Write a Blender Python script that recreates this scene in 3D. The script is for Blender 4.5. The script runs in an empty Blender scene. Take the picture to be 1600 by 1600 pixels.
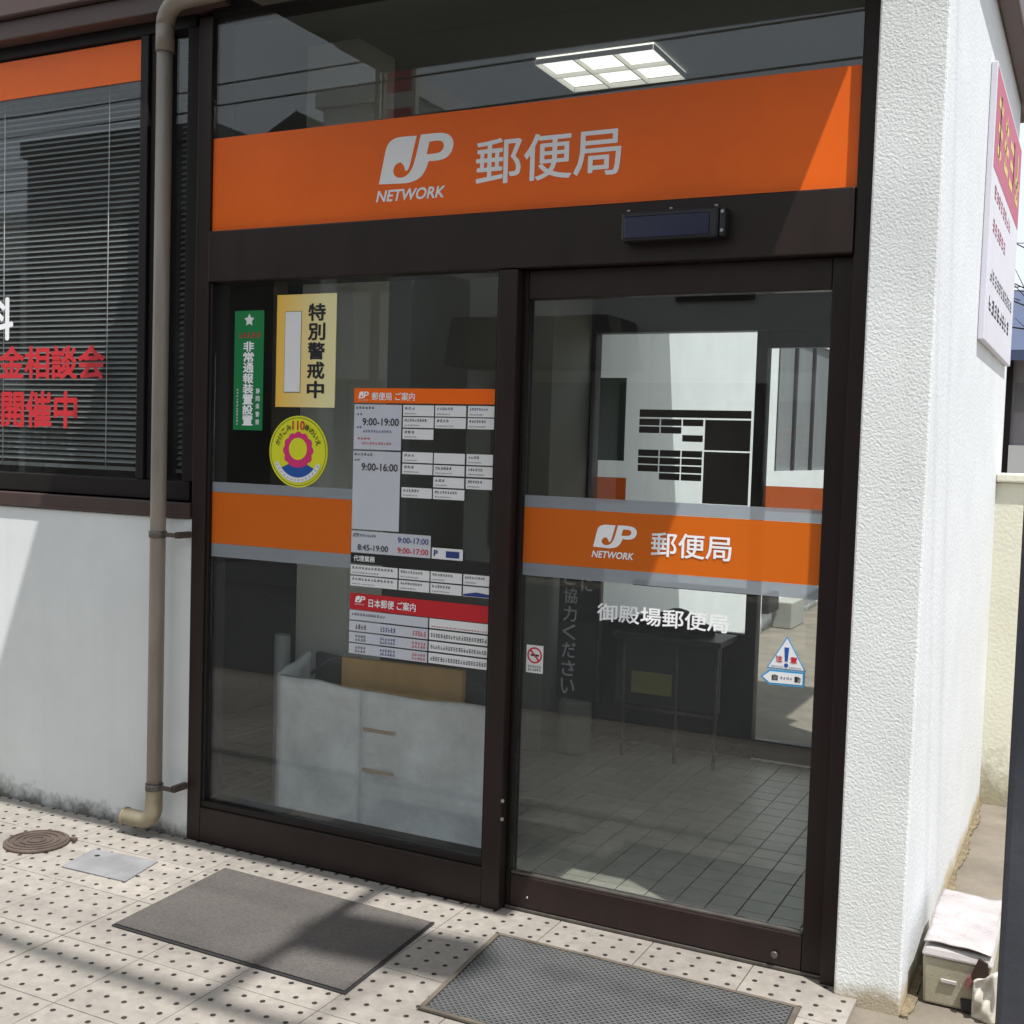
import bpy, bmesh, math, random
from mathutils import Vector, Matrix

random.seed(7)
SC = bpy.context.scene
COL = SC.collection
R = math.radians

# ------------------------------------------------------------------ camera
cam_data = bpy.data.cameras.new('camera')
cam = bpy.data.objects.new('camera', cam_data)
COL.objects.link(cam)
right = Vector((0.89248, 0.45001, 0.03121))
fwd = Vector((-0.44797, 0.89231, -0.05576))
up = Vector((-0.05294, 0.03579, 0.99796))
M = Matrix((right, up, -fwd)).transposed().to_4x4()
M.translation = Vector((3.059, -3.437, 1.5484))
cam.matrix_world = M
cam_data.sensor_width = 36.0
cam_data.lens = 1834.58 / 1600 * 36.0
cam_data.clip_start = 0.05
cam_data.clip_end = 3000
SC.camera = cam

# ------------------------------------------------------------------ sky and sun
SUN = Vector((0.366, -0.232, 1.0)).normalized()
world = bpy.data.worlds.new('World')
SC.world = world
world.use_nodes = True
nt = world.node_tree
sky = nt.nodes.new('ShaderNodeTexSky')
sky.sky_type = 'NISHITA'
sky.sun_disc = False
sky.sun_elevation = math.asin(SUN.z)
sky.sun_rotation = math.atan2(SUN.x, SUN.y)
sky.air_density = 1.0
sky.dust_density = 2.0
sky.ozone_density = 1.0
bg = nt.nodes['Background']
# thin bright cloud veil over the whole sky, broken a little by noise
wtc = nt.nodes.new('ShaderNodeTexCoord')
wn = nt.nodes.new('ShaderNodeTexNoise')
wn.inputs['Scale'].default_value = 2.2
wn.inputs['Detail'].default_value = 7.0
nt.links.new(wtc.outputs['Generated'], wn.inputs['Vector'])
wr = nt.nodes.new('ShaderNodeMapRange')
wr.inputs['From Min'].default_value = 0.3
wr.inputs['From Max'].default_value = 0.62
wr.inputs['To Min'].default_value = 0.78
wr.inputs['To Max'].default_value = 0.95
nt.links.new(wn.outputs['Fac'], wr.inputs['Value'])
wm = nt.nodes.new('ShaderNodeMixRGB')
wm.inputs[2].default_value = (4.5, 4.8, 5.05, 1)
nt.links.new(wr.outputs[0], wm.inputs[0])
nt.links.new(sky.outputs[0], wm.inputs[1])
nt.links.new(wm.outputs[0], bg.inputs[0])
bg.inputs[1].default_value = 0.15
sun_data = bpy.data.lights.new('sun', 'SUN')
sun_data.energy = 4.2
sun_data.angle = R(0.55)
sun_data.color = (1.0, 0.98, 0.945)
sun = bpy.data.objects.new('sun', sun_data)
COL.objects.link(sun)
sun.rotation_euler = (-SUN).to_track_quat('-Z', 'Y').to_euler()
sun.location = (4, -6, 12)
SC.view_settings.view_transform = 'Standard'
SC.view_settings.look = 'None'
SC.view_settings.gamma = 1.0
SC.view_settings.use_curve_mapping = False
SC.view_settings.exposure = 0.55
SC.cycles.use_denoising = True
SC.cycles.max_bounces = 10
SC.cycles.diffuse_bounces = 5
SC.cycles.glossy_bounces = 4
SC.cycles.transparent_max_bounces = 24
SC.cycles.caustics_reflective = False
SC.cycles.caustics_refractive = False
SC.cycles.sample_clamp_indirect = 6.0

# ------------------------------------------------------------------ materials
MATS = {}


def srgb(r, g, b):
    def f(c):
        c /= 255.0
        return c / 12.92 if c <= 0.04045 else ((c + 0.055) / 1.055) ** 2.4
    return (f(r), f(g), f(b), 1.0)


def mat(name, color, rough=0.6, noise=0.0, scale=8.0, bump=0.0, bscale=60.0, bdist=0.004, metal=0.0,
        dark=None, spec=0.5, stretch=None, detail=6.0, world=False, rand=0.0):
    """procedural principled material: colour broken up by noise, fine relief by bump"""
    if name in MATS:
        return MATS[name]
    m = bpy.data.materials.new(name)
    m.use_nodes = True
    t = m.node_tree
    b = t.nodes['Principled BSDF']
    b.inputs['Roughness'].default_value = rough
    b.inputs['Metallic'].default_value = metal
    b.inputs['Specular IOR Level'].default_value = spec
    tc = t.nodes.new('ShaderNodeTexCoord')
    src = tc.outputs['Object']
    if world:
        src = t.nodes.new('ShaderNodeNewGeometry').outputs['Position']
    if stretch:
        mp = t.nodes.new('ShaderNodeMapping')
        mp.inputs['Scale'].default_value = stretch
        t.links.new(src, mp.inputs[0])
        src = mp.outputs[0]
    c = color if len(color) == 4 else (*color, 1.0)
    if noise > 0:
        n = t.nodes.new('ShaderNodeTexNoise')
        n.inputs['Scale'].default_value = scale
        n.inputs['Detail'].default_value = detail
        n.inputs['Roughness'].default_value = 0.65
        t.links.new(src, n.inputs['Vector'])
        r = t.nodes.new('ShaderNodeValToRGB')
        d = dark if dark else tuple(x * (1 - noise) for x in c[:3]) + (1.0,)
        l = tuple(min(1.0, x * (1 + noise * 0.35)) for x in c[:3]) + (1.0,)
        r.color_ramp.elements[0].position = 0.3
        r.color_ramp.elements[0].color = d
        r.color_ramp.elements[1].position = 0.7
        r.color_ramp.elements[1].color = l
        t.links.new(n.outputs['Fac'], r.inputs['Fac'])
        t.links.new(r.outputs['Color'], b.inputs['Base Color'])
        if rand > 0:
            oi = t.nodes.new('ShaderNodeObjectInfo')
            rm = t.nodes.new('ShaderNodeMapRange')
            rm.inputs['To Min'].default_value = 1 - rand
            rm.inputs['To Max'].default_value = 1 + rand
            t.links.new(oi.outputs['Random'], rm.inputs['Value'])
            # broad grubby patches as well
            n5 = t.nodes.new('ShaderNodeTexNoise')
            n5.inputs['Scale'].default_value = 1.3
            n5.inputs['Detail'].default_value = 6.0
            t.links.new(src, n5.inputs['Vector'])
            m5 = t.nodes.new('ShaderNodeMapRange')
            m5.inputs['From Min'].default_value = 0.35
            m5.inputs['From Max'].default_value = 0.65
            m5.inputs['To Min'].default_value = 1 - rand * 2.2
            m5.inputs['To Max'].default_value = 1 + rand
            t.links.new(n5.outputs['Fac'], m5.inputs['Value'])
            mu = t.nodes.new('ShaderNodeMath'); mu.operation = 'MULTIPLY'
            t.links.new(rm.outputs[0], mu.inputs[0]); t.links.new(m5.outputs[0], mu.inputs[1])
            vm = t.nodes.new('ShaderNodeVectorMath'); vm.operation = 'SCALE'
            t.links.new(r.outputs['Color'], vm.inputs[0]); t.links.new(mu.outputs[0], vm.inputs['Scale'])
            t.links.new(vm.outputs[0], b.inputs['Base Color'])
        rr = t.nodes.new('ShaderNodeMapRange')
        rr.inputs['To Min'].default_value = max(0.05, rough - 0.12)
        rr.inputs['To Max'].default_value = min(1.0, rough + 0.12)
        t.links.new(n.outputs['Fac'], rr.inputs['Value'])
        t.links.new(rr.outputs[0], b.inputs['Roughness'])
    else:
        b.inputs['Base Color'].default_value = c
    if bump > 0:
        n2 = t.nodes.new('ShaderNodeTexNoise')
        n2.inputs['Scale'].default_value = bscale
        n2.inputs['Detail'].default_value = 3.0
        t.links.new(src, n2.inputs['Vector'])
        bp = t.nodes.new('ShaderNodeBump')
        bp.inputs['Strength'].default_value = bump
        bp.inputs['Distance'].default_value = bdist
        t.links.new(n2.outputs['Fac'], bp.inputs['Height'])
        t.links.new(bp.outputs[0], b.inputs['Normal'])
    MATS[name] = m
    return m


def glass_mat(name, tint=(0.95, 0.965, 0.96), r0=0.034, dirt=0.009):
    """window glass: clear see-through pane with a mirror-like skin and a little dust"""
    m = bpy.data.materials.new(name)
    m.use_nodes = True
    t = m.node_tree
    t.nodes.remove(t.nodes['Principled BSDF'])
    out = t.nodes['Material Output']
    tr = t.nodes.new('ShaderNodeBsdfTransparent')
    tr.inputs[0].default_value = (*tint, 1)
    gl = t.nodes.new('ShaderNodeBsdfGlossy')
    gl.inputs['Roughness'].default_value = 0.0
    gl.inputs['Color'].default_value = (0.95, 0.98, 1.0, 1)
    lw = t.nodes.new('ShaderNodeLayerWeight')
    lw.inputs['Blend'].default_value = 0.5
    pw = t.nodes.new('ShaderNodeMath'); pw.operation = 'POWER'; pw.inputs[1].default_value = 4.0
    t.links.new(lw.outputs['Facing'], pw.inputs[0])
    ma = t.nodes.new('ShaderNodeMath'); ma.operation = 'MULTIPLY_ADD'
    ma.inputs[1].default_value = 0.6; ma.inputs[2].default_value = r0
    t.links.new(pw.outputs[0], ma.inputs[0])
    mx = t.nodes.new('ShaderNodeMixShader')
    t.links.new(ma.outputs[0], mx.inputs[0])
    t.links.new(tr.outputs[0], mx.inputs[1])
    t.links.new(gl.outputs[0], mx.inputs[2])
    # dust film
    df = t.nodes.new('ShaderNodeBsdfDiffuse'); df.inputs[0].default_value = (0.6, 0.6, 0.57, 1)
    tc = t.nodes.new('ShaderNodeTexCoord')
    n = t.nodes.new('ShaderNodeTexNoise'); n.inputs['Scale'].default_value = 3.0; n.inputs['Detail'].default_value = 8
    t.links.new(tc.outputs['Object'], n.inputs['Vector'])
    mm = t.nodes.new('ShaderNodeMath'); mm.operation = 'MULTIPLY'; mm.inputs[1].default_value = dirt * 2
    t.links.new(n.outputs['Fac'], mm.inputs[0])
    mx2 = t.nodes.new('ShaderNodeMixShader')
    t.links.new(mm.outputs[0], mx2.inputs[0])
    t.links.new(mx.outputs[0], mx2.inputs[1])
    t.links.new(df.outputs[0], mx2.inputs[2])
    t.links.new(mx2.outputs[0], out.inputs[0])
    MATS[name] = m
    return m


def film_mat(name, color, alpha, rough=0.35, tint=None):
    """printed film on glass that lets some light through"""
    m = bpy.data.materials.new(name)
    m.use_nodes = True
    t = m.node_tree
    b = t.nodes['Principled BSDF']
    b.inputs['Base Color'].default_value = color
    b.inputs['Roughness'].default_value = rough
    tr = t.nodes.new('ShaderNodeBsdfTransparent')
    tr.inputs[0].default_value = tint or (tuple(min(1, c * 0.7 + 0.3) for c in color[:3]) + (1,))
    mx = t.nodes.new('ShaderNodeMixShader')
    mx.inputs[0].default_value = alpha
    t.links.new(tr.outputs[0], mx.inputs[1])
    t.links.new(b.outputs[0], mx.inputs[2])
    t.links.new(mx.outputs[0], t.nodes['Material Output'].inputs[0])
    MATS[name] = m
    return m


def emit_mat(name, color, strength):
    m = bpy.data.materials.new(name)
    m.use_nodes = True
    b = m.node_tree.nodes['Principled BSDF']
    b.inputs['Base Color'].default_value = (0.8, 0.8, 0.8, 1)
    b.inputs['Emission Color'].default_value = (*color, 1)
    b.inputs['Emission Strength'].default_value = strength
    MATS[name] = m
    return m


def wall_paint(name, color, stain=(0.10, 0.095, 0.075, 1), top=0.16, bump=0.35, bscale=180.0, bdist=0.004, lumps=0.0):
    """white painted render with grime of its own ragged shape along the foot and faint streaks"""
    m = mat(name, color, rough=0.75, noise=0.07, scale=3.0)
    t = m.node_tree
    b = t.nodes['Principled BSDF']
    old = b.inputs['Base Color'].links[0].from_socket
    geo = t.nodes.new('ShaderNodeNewGeometry')
    sx = t.nodes.new('ShaderNodeSeparateXYZ')
    t.links.new(geo.outputs['Position'], sx.inputs[0])
    n = t.nodes.new('ShaderNodeTexNoise'); n.inputs['Scale'].default_value = 16; n.inputs['Detail'].default_value = 9
    n.inputs['Roughness'].default_value = 0.75
    t.links.new(geo.outputs['Position'], n.inputs['Vector'])
    n3 = t.nodes.new('ShaderNodeTexNoise'); n3.inputs['Scale'].default_value = 2.2; n3.inputs['Detail'].default_value = 2
    t.links.new(geo.outputs['Position'], n3.inputs['Vector'])
    # grime = noise pushed by height above the ground
    h = t.nodes.new('ShaderNodeMapRange')
    h.inputs['From Min'].default_value = 0.0; h.inputs['From Max'].default_value = top
    h.inputs['To Min'].default_value = 0.42; h.inputs['To Max'].default_value = -0.3
    t.links.new(sx.outputs['Z'], h.inputs['Value'])
    a = t.nodes.new('ShaderNodeMath'); a.operation = 'ADD'
    t.links.new(n.outputs['Fac'], a.inputs[0]); t.links.new(h.outputs[0], a.inputs[1])
    a2 = t.nodes.new('ShaderNodeMath'); a2.operation = 'MULTIPLY_ADD'; a2.inputs[1].default_value = 0.7; a2.inputs[2].default_value = -0.33
    t.links.new(n3.outputs['Fac'], a2.inputs[0])
    a3 = t.nodes.new('ShaderNodeMath'); a3.operation = 'ADD'
    t.links.new(a.outputs[0], a3.inputs[0]); t.links.new(a2.outputs[0], a3.inputs[1])
    r = t.nodes.new('ShaderNodeMapRange')
    r.inputs['From Min'].default_value = 0.58; r.inputs['From Max'].default_value = 0.95
    r.inputs['To Min'].default_value = 0.0; r.inputs['To Max'].default_value = 0.9
    t.links.new(a3.outputs[0], r.inputs['Value'])
    mx = t.nodes.new('ShaderNodeMixRGB')
    t.links.new(r.outputs[0], mx.inputs[0])
    t.links.new(old, mx.inputs[1])
    mx.inputs[2].default_value = stain
    # rain streaks
    mp = t.nodes.new('ShaderNodeMapping'); mp.inputs['Scale'].default_value = (22, 22, 0.7)
    t.links.new(geo.outputs['Position'], mp.inputs[0])
    n4 = t.nodes.new('ShaderNodeTexNoise'); n4.inputs['Scale'].default_value = 1.0; n4.inputs['Detail'].default_value = 4
    t.links.new(mp.outputs[0], n4.inputs['Vector'])
    r4 = t.nodes.new('ShaderNodeMapRange')
    r4.inputs['From Min'].default_value = 0.55; r4.inputs['From Max'].default_value = 0.8
    r4.inputs['To Min'].default_value = 0.0; r4.inputs['To Max'].default_value = 0.16
    t.links.new(n4.outputs['Fac'], r4.inputs['Value'])
    mx4 = t.nodes.new('ShaderNodeMixRGB')
    t.links.new(r4.outputs[0], mx4.inputs[0])
    t.links.new(mx.outputs[0], mx4.inputs[1])
    mx4.inputs[2].default_value = (color[0] * 0.72, color[1] * 0.72, color[2] * 0.68, 1)
    t.links.new(mx4.outputs[0], b.inputs['Base Color'])
    n2 = t.nodes.new('ShaderNodeTexNoise'); n2.inputs['Scale'].default_value = bscale; n2.inputs['Detail'].default_value = 3
    t.links.new(geo.outputs['Position'], n2.inputs['Vector'])
    bp = t.nodes.new('ShaderNodeBump'); bp.inputs['Strength'].default_value = bump; bp.inputs['Distance'].default_value = bdist
    t.links.new(n2.outputs['Fac'], bp.inputs['Height'])
    t.links.new(bp.outputs[0], b.inputs['Normal'])
    return m


GLASS = glass_mat('window_glass')
BRONZE = mat('bronze_aluminium', srgb(46, 35, 33), 0.42, noise=0.25, scale=9, bump=0.03, bscale=300, stretch=(1, 1, 0.25), spec=0.28)
BRONZE_D = mat('bronze_aluminium_dark', srgb(31, 25, 25), 0.5, noise=0.2, scale=6, spec=0.25)
WALL = wall_paint('white_wall_paint', (0.74, 0.77, 0.77), top=0.15, bump=0.2, bscale=150)
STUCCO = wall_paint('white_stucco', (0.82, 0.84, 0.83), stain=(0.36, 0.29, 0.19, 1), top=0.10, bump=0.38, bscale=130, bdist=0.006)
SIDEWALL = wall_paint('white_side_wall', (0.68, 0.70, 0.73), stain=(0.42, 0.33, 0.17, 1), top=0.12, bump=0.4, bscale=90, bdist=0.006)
CREAMWALL = wall_paint('cream_block_wall', (0.72, 0.70, 0.57), stain=(0.3, 0.27, 0.18, 1), top=0.5, bump=0.5, bscale=60)
ORANGE = mat('orange_film', srgb(253, 110, 20), 0.38, noise=0.09, scale=2.5, spec=0.3, bump=0.04, bscale=6, bdist=0.004)
ORANGE_T = film_mat('orange_film_thin', srgb(226, 112, 22), 0.8, tint=(0.95, 0.5, 0.15, 1))
ORANGE_B = film_mat('orange_film_backlit', srgb(225, 110, 25), 0.3, tint=(0.95, 0.40, 0.07, 1))
FROST = film_mat('frosted_film', srgb(190, 196, 203), 0.42)
PRINT_W = mat('white_print', srgb(248, 248, 250), 0.5)
PRINT_K = mat('black_print', srgb(24, 24, 30), 0.5)
PRINT_R = mat('red_print', srgb(206, 44, 52), 0.5)
PRINT_B = mat('blue_print', srgb(42, 60, 130), 0.5)
PAPER = mat('white_sticker', srgb(232, 233, 234), 0.45, noise=0.05, scale=6)
PAPER_L = mat('lilac_sticker', srgb(202, 204, 214), 0.45, noise=0.05, scale=6)
BLACKST = mat('black_sticker', srgb(28, 28, 32), 0.45)
REDST = mat('red_sticker', srgb(196, 28, 40), 0.45)
GREENST = mat('green_sticker', srgb(0, 122, 62), 0.4)
LIME = mat('lime_sticker', srgb(224, 226, 40), 0.4)
PINK = mat('pink_sticker', srgb(220, 50, 120), 0.4)
BLUEST = mat('blue_sticker', srgb(30, 84, 165), 0.4)
CYAN = mat('light_blue_sticker', srgb(60, 150, 205), 0.4)
TILE = mat('cream_paving_glaze', srgb(154, 147, 139), 0.5, noise=0.22, scale=22, bump=0.15, bscale=250, bdist=0.001, world=True, rand=0.08)
DOT = mat('black_paving_dot', srgb(52, 47, 44), 0.6, noise=0.6, scale=55, world=True)
JOINT = mat('paving_joint', srgb(138, 130, 120), 0.9, noise=0.3, scale=30)
CONC = mat('concrete', srgb(122, 113, 101), 0.9, noise=0.35, scale=4, bump=0.5, bscale=60, bdist=0.006)
ASPH = mat('asphalt', (0.06, 0.06, 0.062), 0.9, noise=0.3, scale=12, bump=0.6, bscale=200, bdist=0.004)
FTILE = mat('grey_floor_tile', srgb(178, 174, 162), 0.4, noise=0.2, scale=14, bump=0.05, bscale=120, world=True, rand=0.06)
FJOINT = mat('dark_floor_joint', srgb(62, 60, 56), 0.9)
INWALL = mat('interior_wall', srgb(150, 150, 142), 0.8, noise=0.06, scale=3)
CEIL = mat('interior_ceiling', srgb(140, 143, 140), 0.9, noise=0.05, scale=20)
DARKWOOD = mat('dark_wood', srgb(70, 56, 46), 0.5, noise=0.35, scale=4, stretch=(1, 1, 8))
SOFFIT = mat('soffit_board', srgb(92, 90, 80), 0.8, noise=0.12, scale=5)
FASCIA = mat('brown_fascia', srgb(84, 66, 62), 0.5, noise=0.15, scale=4)
PIPE = mat('beige_drain_pipe', srgb(146, 137, 126), 0.38, noise=0.22, scale=6, stretch=(2, 2, 0.5))
PIPE_O = mat('ochre_pipe_elbow', srgb(138, 129, 106), 0.4, noise=0.25, scale=14)
STEEL = mat('galvanised_strap', srgb(110, 104, 98), 0.5, metal=0.7, noise=0.3, scale=20)
CHROME = mat('lock_metal', srgb(170, 168, 164), 0.3, metal=0.9)
SLAT = mat('blind_slat', srgb(130, 132, 131), 0.5)
MAT_C = mat('carpet_mat', srgb(98, 93, 89), 0.95, noise=0.4, scale=130, bump=1.0, bscale=260, bdist=0.006, rand=0.12)
RUBBER = mat('black_rubber', srgb(44, 42, 42), 0.7, noise=0.2, scale=10)
SCRAPE = mat('grey_scraper_mat', srgb(100, 100, 100), 0.7, noise=0.2, scale=7)
MATEDGE = mat('mat_frame_metal', srgb(104, 96, 86), 0.6, noise=0.4, scale=12)
IRON = mat('rusty_iron', srgb(90, 77, 69), 0.8, noise=0.35, scale=14, bump=0.5, bscale=90)
PLATE = mat('grey_steel_plate', srgb(138, 138, 140), 0.6, noise=0.25, scale=7)
NONWOVEN = mat('white_plastic_sheet', srgb(230, 233, 235), 0.55, noise=0.26, scale=4.5, bump=0.3, bscale=25, bdist=0.01)
CARD = mat('cardboard', srgb(196, 160, 108), 0.8, noise=0.12, scale=10)
GREYPL = mat('grey_plastic', srgb(96, 98, 98), 0.5, noise=0.1)
SENSOR = mat('sensor_housing', srgb(30, 30, 34), 0.35)
SENSORW = mat('sensor_lens', srgb(44, 46, 72), 0.15)


# ------------------------------------------------------------------ mesh helpers
def link(name, me, parent=None, m=None):
    o = bpy.data.objects.new(name, me)
    COL.objects.link(o)
    if parent:
        o.parent = parent
    if m is not None and me is not None and not me.materials:
        for k in (m if isinstance(m, (list, tuple)) else [m]):
            me.materials.append(k)
    return o


def empty(name, loc=(0, 0, 0), label=None, cat=None, group=None):
    o = bpy.data.objects.new(name, None)
    COL.objects.link(o)
    o.location = loc
    o.empty_display_size = 0.05
    return tag(o, label, cat, group)


def tag(o, label=None, cat=None, group=None, kind=None):
    if label: o['label'] = label
    if cat: o['category'] = cat
    if group: o['group'] = group
    if kind: o['kind'] = kind
    return o


def finish(bm, name, m, parent=None, smooth=False):
    me = bpy.data.meshes.new(name)
    bmesh.ops.recalc_face_normals(bm, faces=bm.faces)
    bm.to_mesh(me)
    bm.free()
    if smooth:
        for p in me.polygons:
            p.use_smooth = True
    o = link(name, me, parent, m)
    if parent:
        # world coordinates were used for the geometry: undo the parent's offset
        o.matrix_parent_inverse = Matrix.Translation(-parent_loc(parent))
    return o


def parent_loc(p):
    # every nested empty cancels its own parent's offset, so its location is its world position
    return p.location.copy()


def bx(bm, x0, x1, y0, y1, z0, z1, bev=0.0, mi=0):
    vs = [bm.verts.new(p) for p in ((x0, y0, z0), (x1, y0, z0), (x1, y1, z0), (x0, y1, z0),
                                    (x0, y0, z1), (x1, y0, z1), (x1, y1, z1), (x0, y1, z1))]
    fs = [bm.faces.new([vs[i] for i in f]) for f in
          ((0, 3, 2, 1), (4, 5, 6, 7), (0, 1, 5, 4), (1, 2, 6, 5), (2, 3, 7, 6), (3, 0, 4, 7))]
    for f in fs:
        f.material_index = mi
    if bev > 0:
        es = list({e for f in fs for e in f.edges})
        r = bmesh.ops.bevel(bm, geom=es, offset=bev, segments=2, profile=0.5, affect='EDGES')
        for f in r['faces']:
            f.material_index = mi
    return vs


def box(name, x0, x1, y0, y1, z0, z1, m, parent=None, bev=0.0):
    bm = bmesh.new()
    bx(bm, x0, x1, y0, y1, z0, z1, bev)
    return finish(bm, name, m, parent)


def prism(name, pts, y0, y1, m, parent=None):
    """polygon in x/z pushed through from y0 to y1"""
    bm = bmesh.new()
    a = [bm.verts.new((x, y0, z)) for x, z in pts]
    b = [bm.verts.new((x, y1, z)) for x, z in pts]
    n = len(pts)
    bm.faces.new(a); bm.faces.new(b[::-1])
    for i in range(n):
        bm.faces.new((a[i], b[i], b[(i + 1) % n], a[(i + 1) % n]))
    return finish(bm, name, m, parent)


def slab(name, pts, z0, z1, m, parent=None, bev=0.0):
    """polygon in x/y pushed up from z0 to z1"""
    bm = bmesh.new()
    a = [bm.verts.new((x, y, z0)) for x, y in pts]
    b = [bm.verts.new((x, y, z1)) for x, y in pts]
    n = len(pts)
    bm.faces.new(a[::-1]); bm.faces.new(b)
    for i in range(n):
        bm.faces.new((a[i], a[(i + 1) % n], b[(i + 1) % n], b[i]))
    if bev:
        bmesh.ops.bevel(bm, geom=bm.edges[:], offset=bev, segments=2, profile=0.5, affect='EDGES')
    return finish(bm, name, m, parent)


def ring_tube(bm, path, rads, seg=12, cap=True, mi=0):
    rings = []
    n = len(path)
    up0 = Vector((0, 0, 1))
    for i, p in enumerate(path):
        d = (Vector(path[min(i + 1, n - 1)]) - Vector(path[max(i - 1, 0)])).normalized()
        u = up0 if abs(d.z) < 0.9 else Vector((0, 1, 0))
        a = d.cross(u).normalized(); b = d.cross(a).normalized()
        rr = rads[i] if isinstance(rads, (list, tuple)) else rads
        rings.append([bm.verts.new(Vector(p) + (a * math.cos(t) + b * math.sin(t)) * rr)
                      for t in [2 * math.pi * k / seg for k in range(seg)]])
        if i and rings[-2] and (rings[-2][0].co - rings[-1][0].co).length > 0:
            # keep rings from twisting against each other
            best = min(range(seg), key=lambda s: sum((rings[-1][(k + s) % seg].co - rings[-2][k].co).length for k in range(0, seg, 3)))
            rings[-1] = rings[-1][best:] + rings[-1][:best]
    for a, b in zip(rings, rings[1:]):
        for k in range(seg):
            f = bm.faces.new((a[k], a[(k + 1) % seg], b[(k + 1) % seg], b[k]))
            f.material_index = mi; f.smooth = True
    if cap:
        bm.faces.new(rings[0][::-1]).material_index = mi
        bm.faces.new(rings[-1]).material_index = mi


def tube(name, path, r, m, parent=None, seg=12, cap=True):
    bm = bmesh.new()
    ring_tube(bm, path, r, seg, cap)
    me_o = finish(bm, name, m, parent)
    return me_o


def disc(name, cx, cz, rad, y0, y1, m, parent=None, seg=40):
    return prism(name, [(cx + rad * math.cos(2 * math.pi * k / seg), cz + rad * math.sin(2 * math.pi * k / seg)) for k in range(seg)], y0, y1, m, parent)


def curve_mesh(splines):
    """flat outline with holes -> mesh in x/y"""
    cu = bpy.data.curves.new('outline', 'CURVE')
    cu.dimensions = '2D'
    cu.fill_mode = 'BOTH'
    for pts in splines:
        s = cu.splines.new('POLY')
        s.points.add(len(pts) - 1)
        for q, (x, y) in zip(s.points, pts):
            q.co = (x, y, 0, 1)
        s.use_cyclic_u = True
    o = bpy.data.objects.new('outline', cu)
    COL.objects.link(o)
    dg = bpy.context.evaluated_depsgraph_get()
    me = bpy.data.meshes.new_from_object(o.evaluated_get(dg))
    bpy.data.objects.remove(o)
    bpy.data.curves.remove(cu)
    return me


def text_mesh(body, bold=0.0, shear=0.0):
    cu = bpy.data.curves.new('lettering', 'FONT')
    cu.body = body
    cu.size = 1.0
    cu.offset = 0.0
    cu.shear = shear
    cu.resolution_u = 3
    cu.dimensions = '2D'
    cu.fill_mode = 'BOTH'
    o = bpy.data.objects.new('lettering', cu)
    COL.objects.link(o)
    dg = bpy.context.evaluated_depsgraph_get()
    me = bpy.data.meshes.new_from_object(o.evaluated_get(dg))
    bpy.data.objects.remove(o)
    bpy.data.curves.remove(cu)
    if bold > 0 and len(me.vertices):
        # heavier strokes: the same glyphs laid a hair apart in several directions (z keeps them off one plane)
        vs = [v.co.copy() for v in me.vertices]
        fs = [tuple(p.vertices) for p in me.polygons]
        nv, nf = list(vs), list(fs)
        n = 6
        for k in range(n):
            a = 2 * math.pi * k / n + 0.3
            off = Vector((math.cos(a) * bold, math.sin(a) * bold, (k + 1)))
            base = len(nv)
            nv += [v + off for v in vs]
            nf += [tuple(i + base for i in f) for f in fs]
        m2 = bpy.data.meshes.new('lettering')
        m2.from_pydata(nv, [], nf)
        bpy.data.meshes.remove(me)
        me = m2
    return me


def fit(me, name, x0, x1, z0, z1, y, m, parent, axis='y'):
    """lay a flat mesh into the rectangle, facing the street"""
    xs = [v.co.x for v in me.vertices]; ys = [v.co.y for v in me.vertices]
    if not xs:
        return None
    ax, bx_, ay, by = min(xs), max(xs), min(ys), max(ys)
    for v in me.vertices:
        u = (v.co.x - ax) / (bx_ - ax) if bx_ > ax else 0.5
        w = (v.co.y - ay) / (by - ay) if by > ay else 0.5
        if axis == 'y':
            v.co = (x0 + u * (x1 - x0), y - v.co.z * 0.00007, z0 + w * (z1 - z0))
        else:                      # facing +x, reading along +y
            v.co = (y + v.co.z * 0.00007, x0 + u * (x1 - x0), z0 + w * (z1 - z0))
    me.name = name
    me.materials.clear()
    o = link(name, me, parent, m)
    if parent:
        o.matrix_parent_inverse = Matrix.Translation(-parent_loc(parent))
    return o


def text(body, x0, x1, z0, z1, y, m, parent, bold=0.0, shear=0.0, name='lettering', axis='y'):
    return fit(text_mesh(body, bold, shear), name, x0, x1, z0, z1, y, m, parent, axis)


def scribble(name, x0, x1, z0, z1, y, m, parent, n, rows=1, seed=0, axis='y'):
    """rows of small print too small to read: short strokes in character cells"""
    rnd = random.Random(seed)
    bm = bmesh.new()
    w = (x1 - x0) / n
    h = (z1 - z0) / rows

    def q(a, b, c, d):
        if axis == 'y':
            p = ((a, y, c), (b, y, c), (b, y, d), (a, y, d))
        else:
            p = ((y, a, c), (y, b, c), (y, b, d), (y, a, d))
        bm.faces.new([bm.verts.new(v) for v in p])
    k = 0
    for r in range(rows):
        for i in range(n):
            cx, cz = x0 + i * w, z1 - (r + 1) * h
            for s in range(rnd.choice((2, 3, 3))):
                zz = cz + h * (0.15 + 0.25 * s + rnd.random() * 0.05)
                a0 = cx + w * rnd.uniform(0.06, 0.25); a1 = cx + w * rnd.uniform(0.7, 0.92)
                q(a0, a1, zz, zz + h * 0.10)
            for s in range(rnd.choice((1, 2))):
                xx = cx + w * rnd.uniform(0.2, 0.75)
                q(xx, xx + w * 0.10, cz + h * rnd.uniform(0.1, 0.3), cz + h * 0.86)
            k += 1
    return finish(bm, name, m, parent)


def rect(name, x0, x1, z0, z1, y0, y1, m, parent):
    return box(name, x0, x1, y0, y1, z0, z1, m, parent)


# emblem: outline of the slanted J and P block, with its counter
def desl(p):
    return ((p[0] - 935) / 370.0, 1 - (p[1] + 0.1 * (p[0] - 935) - 700) / 226.0)


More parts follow.
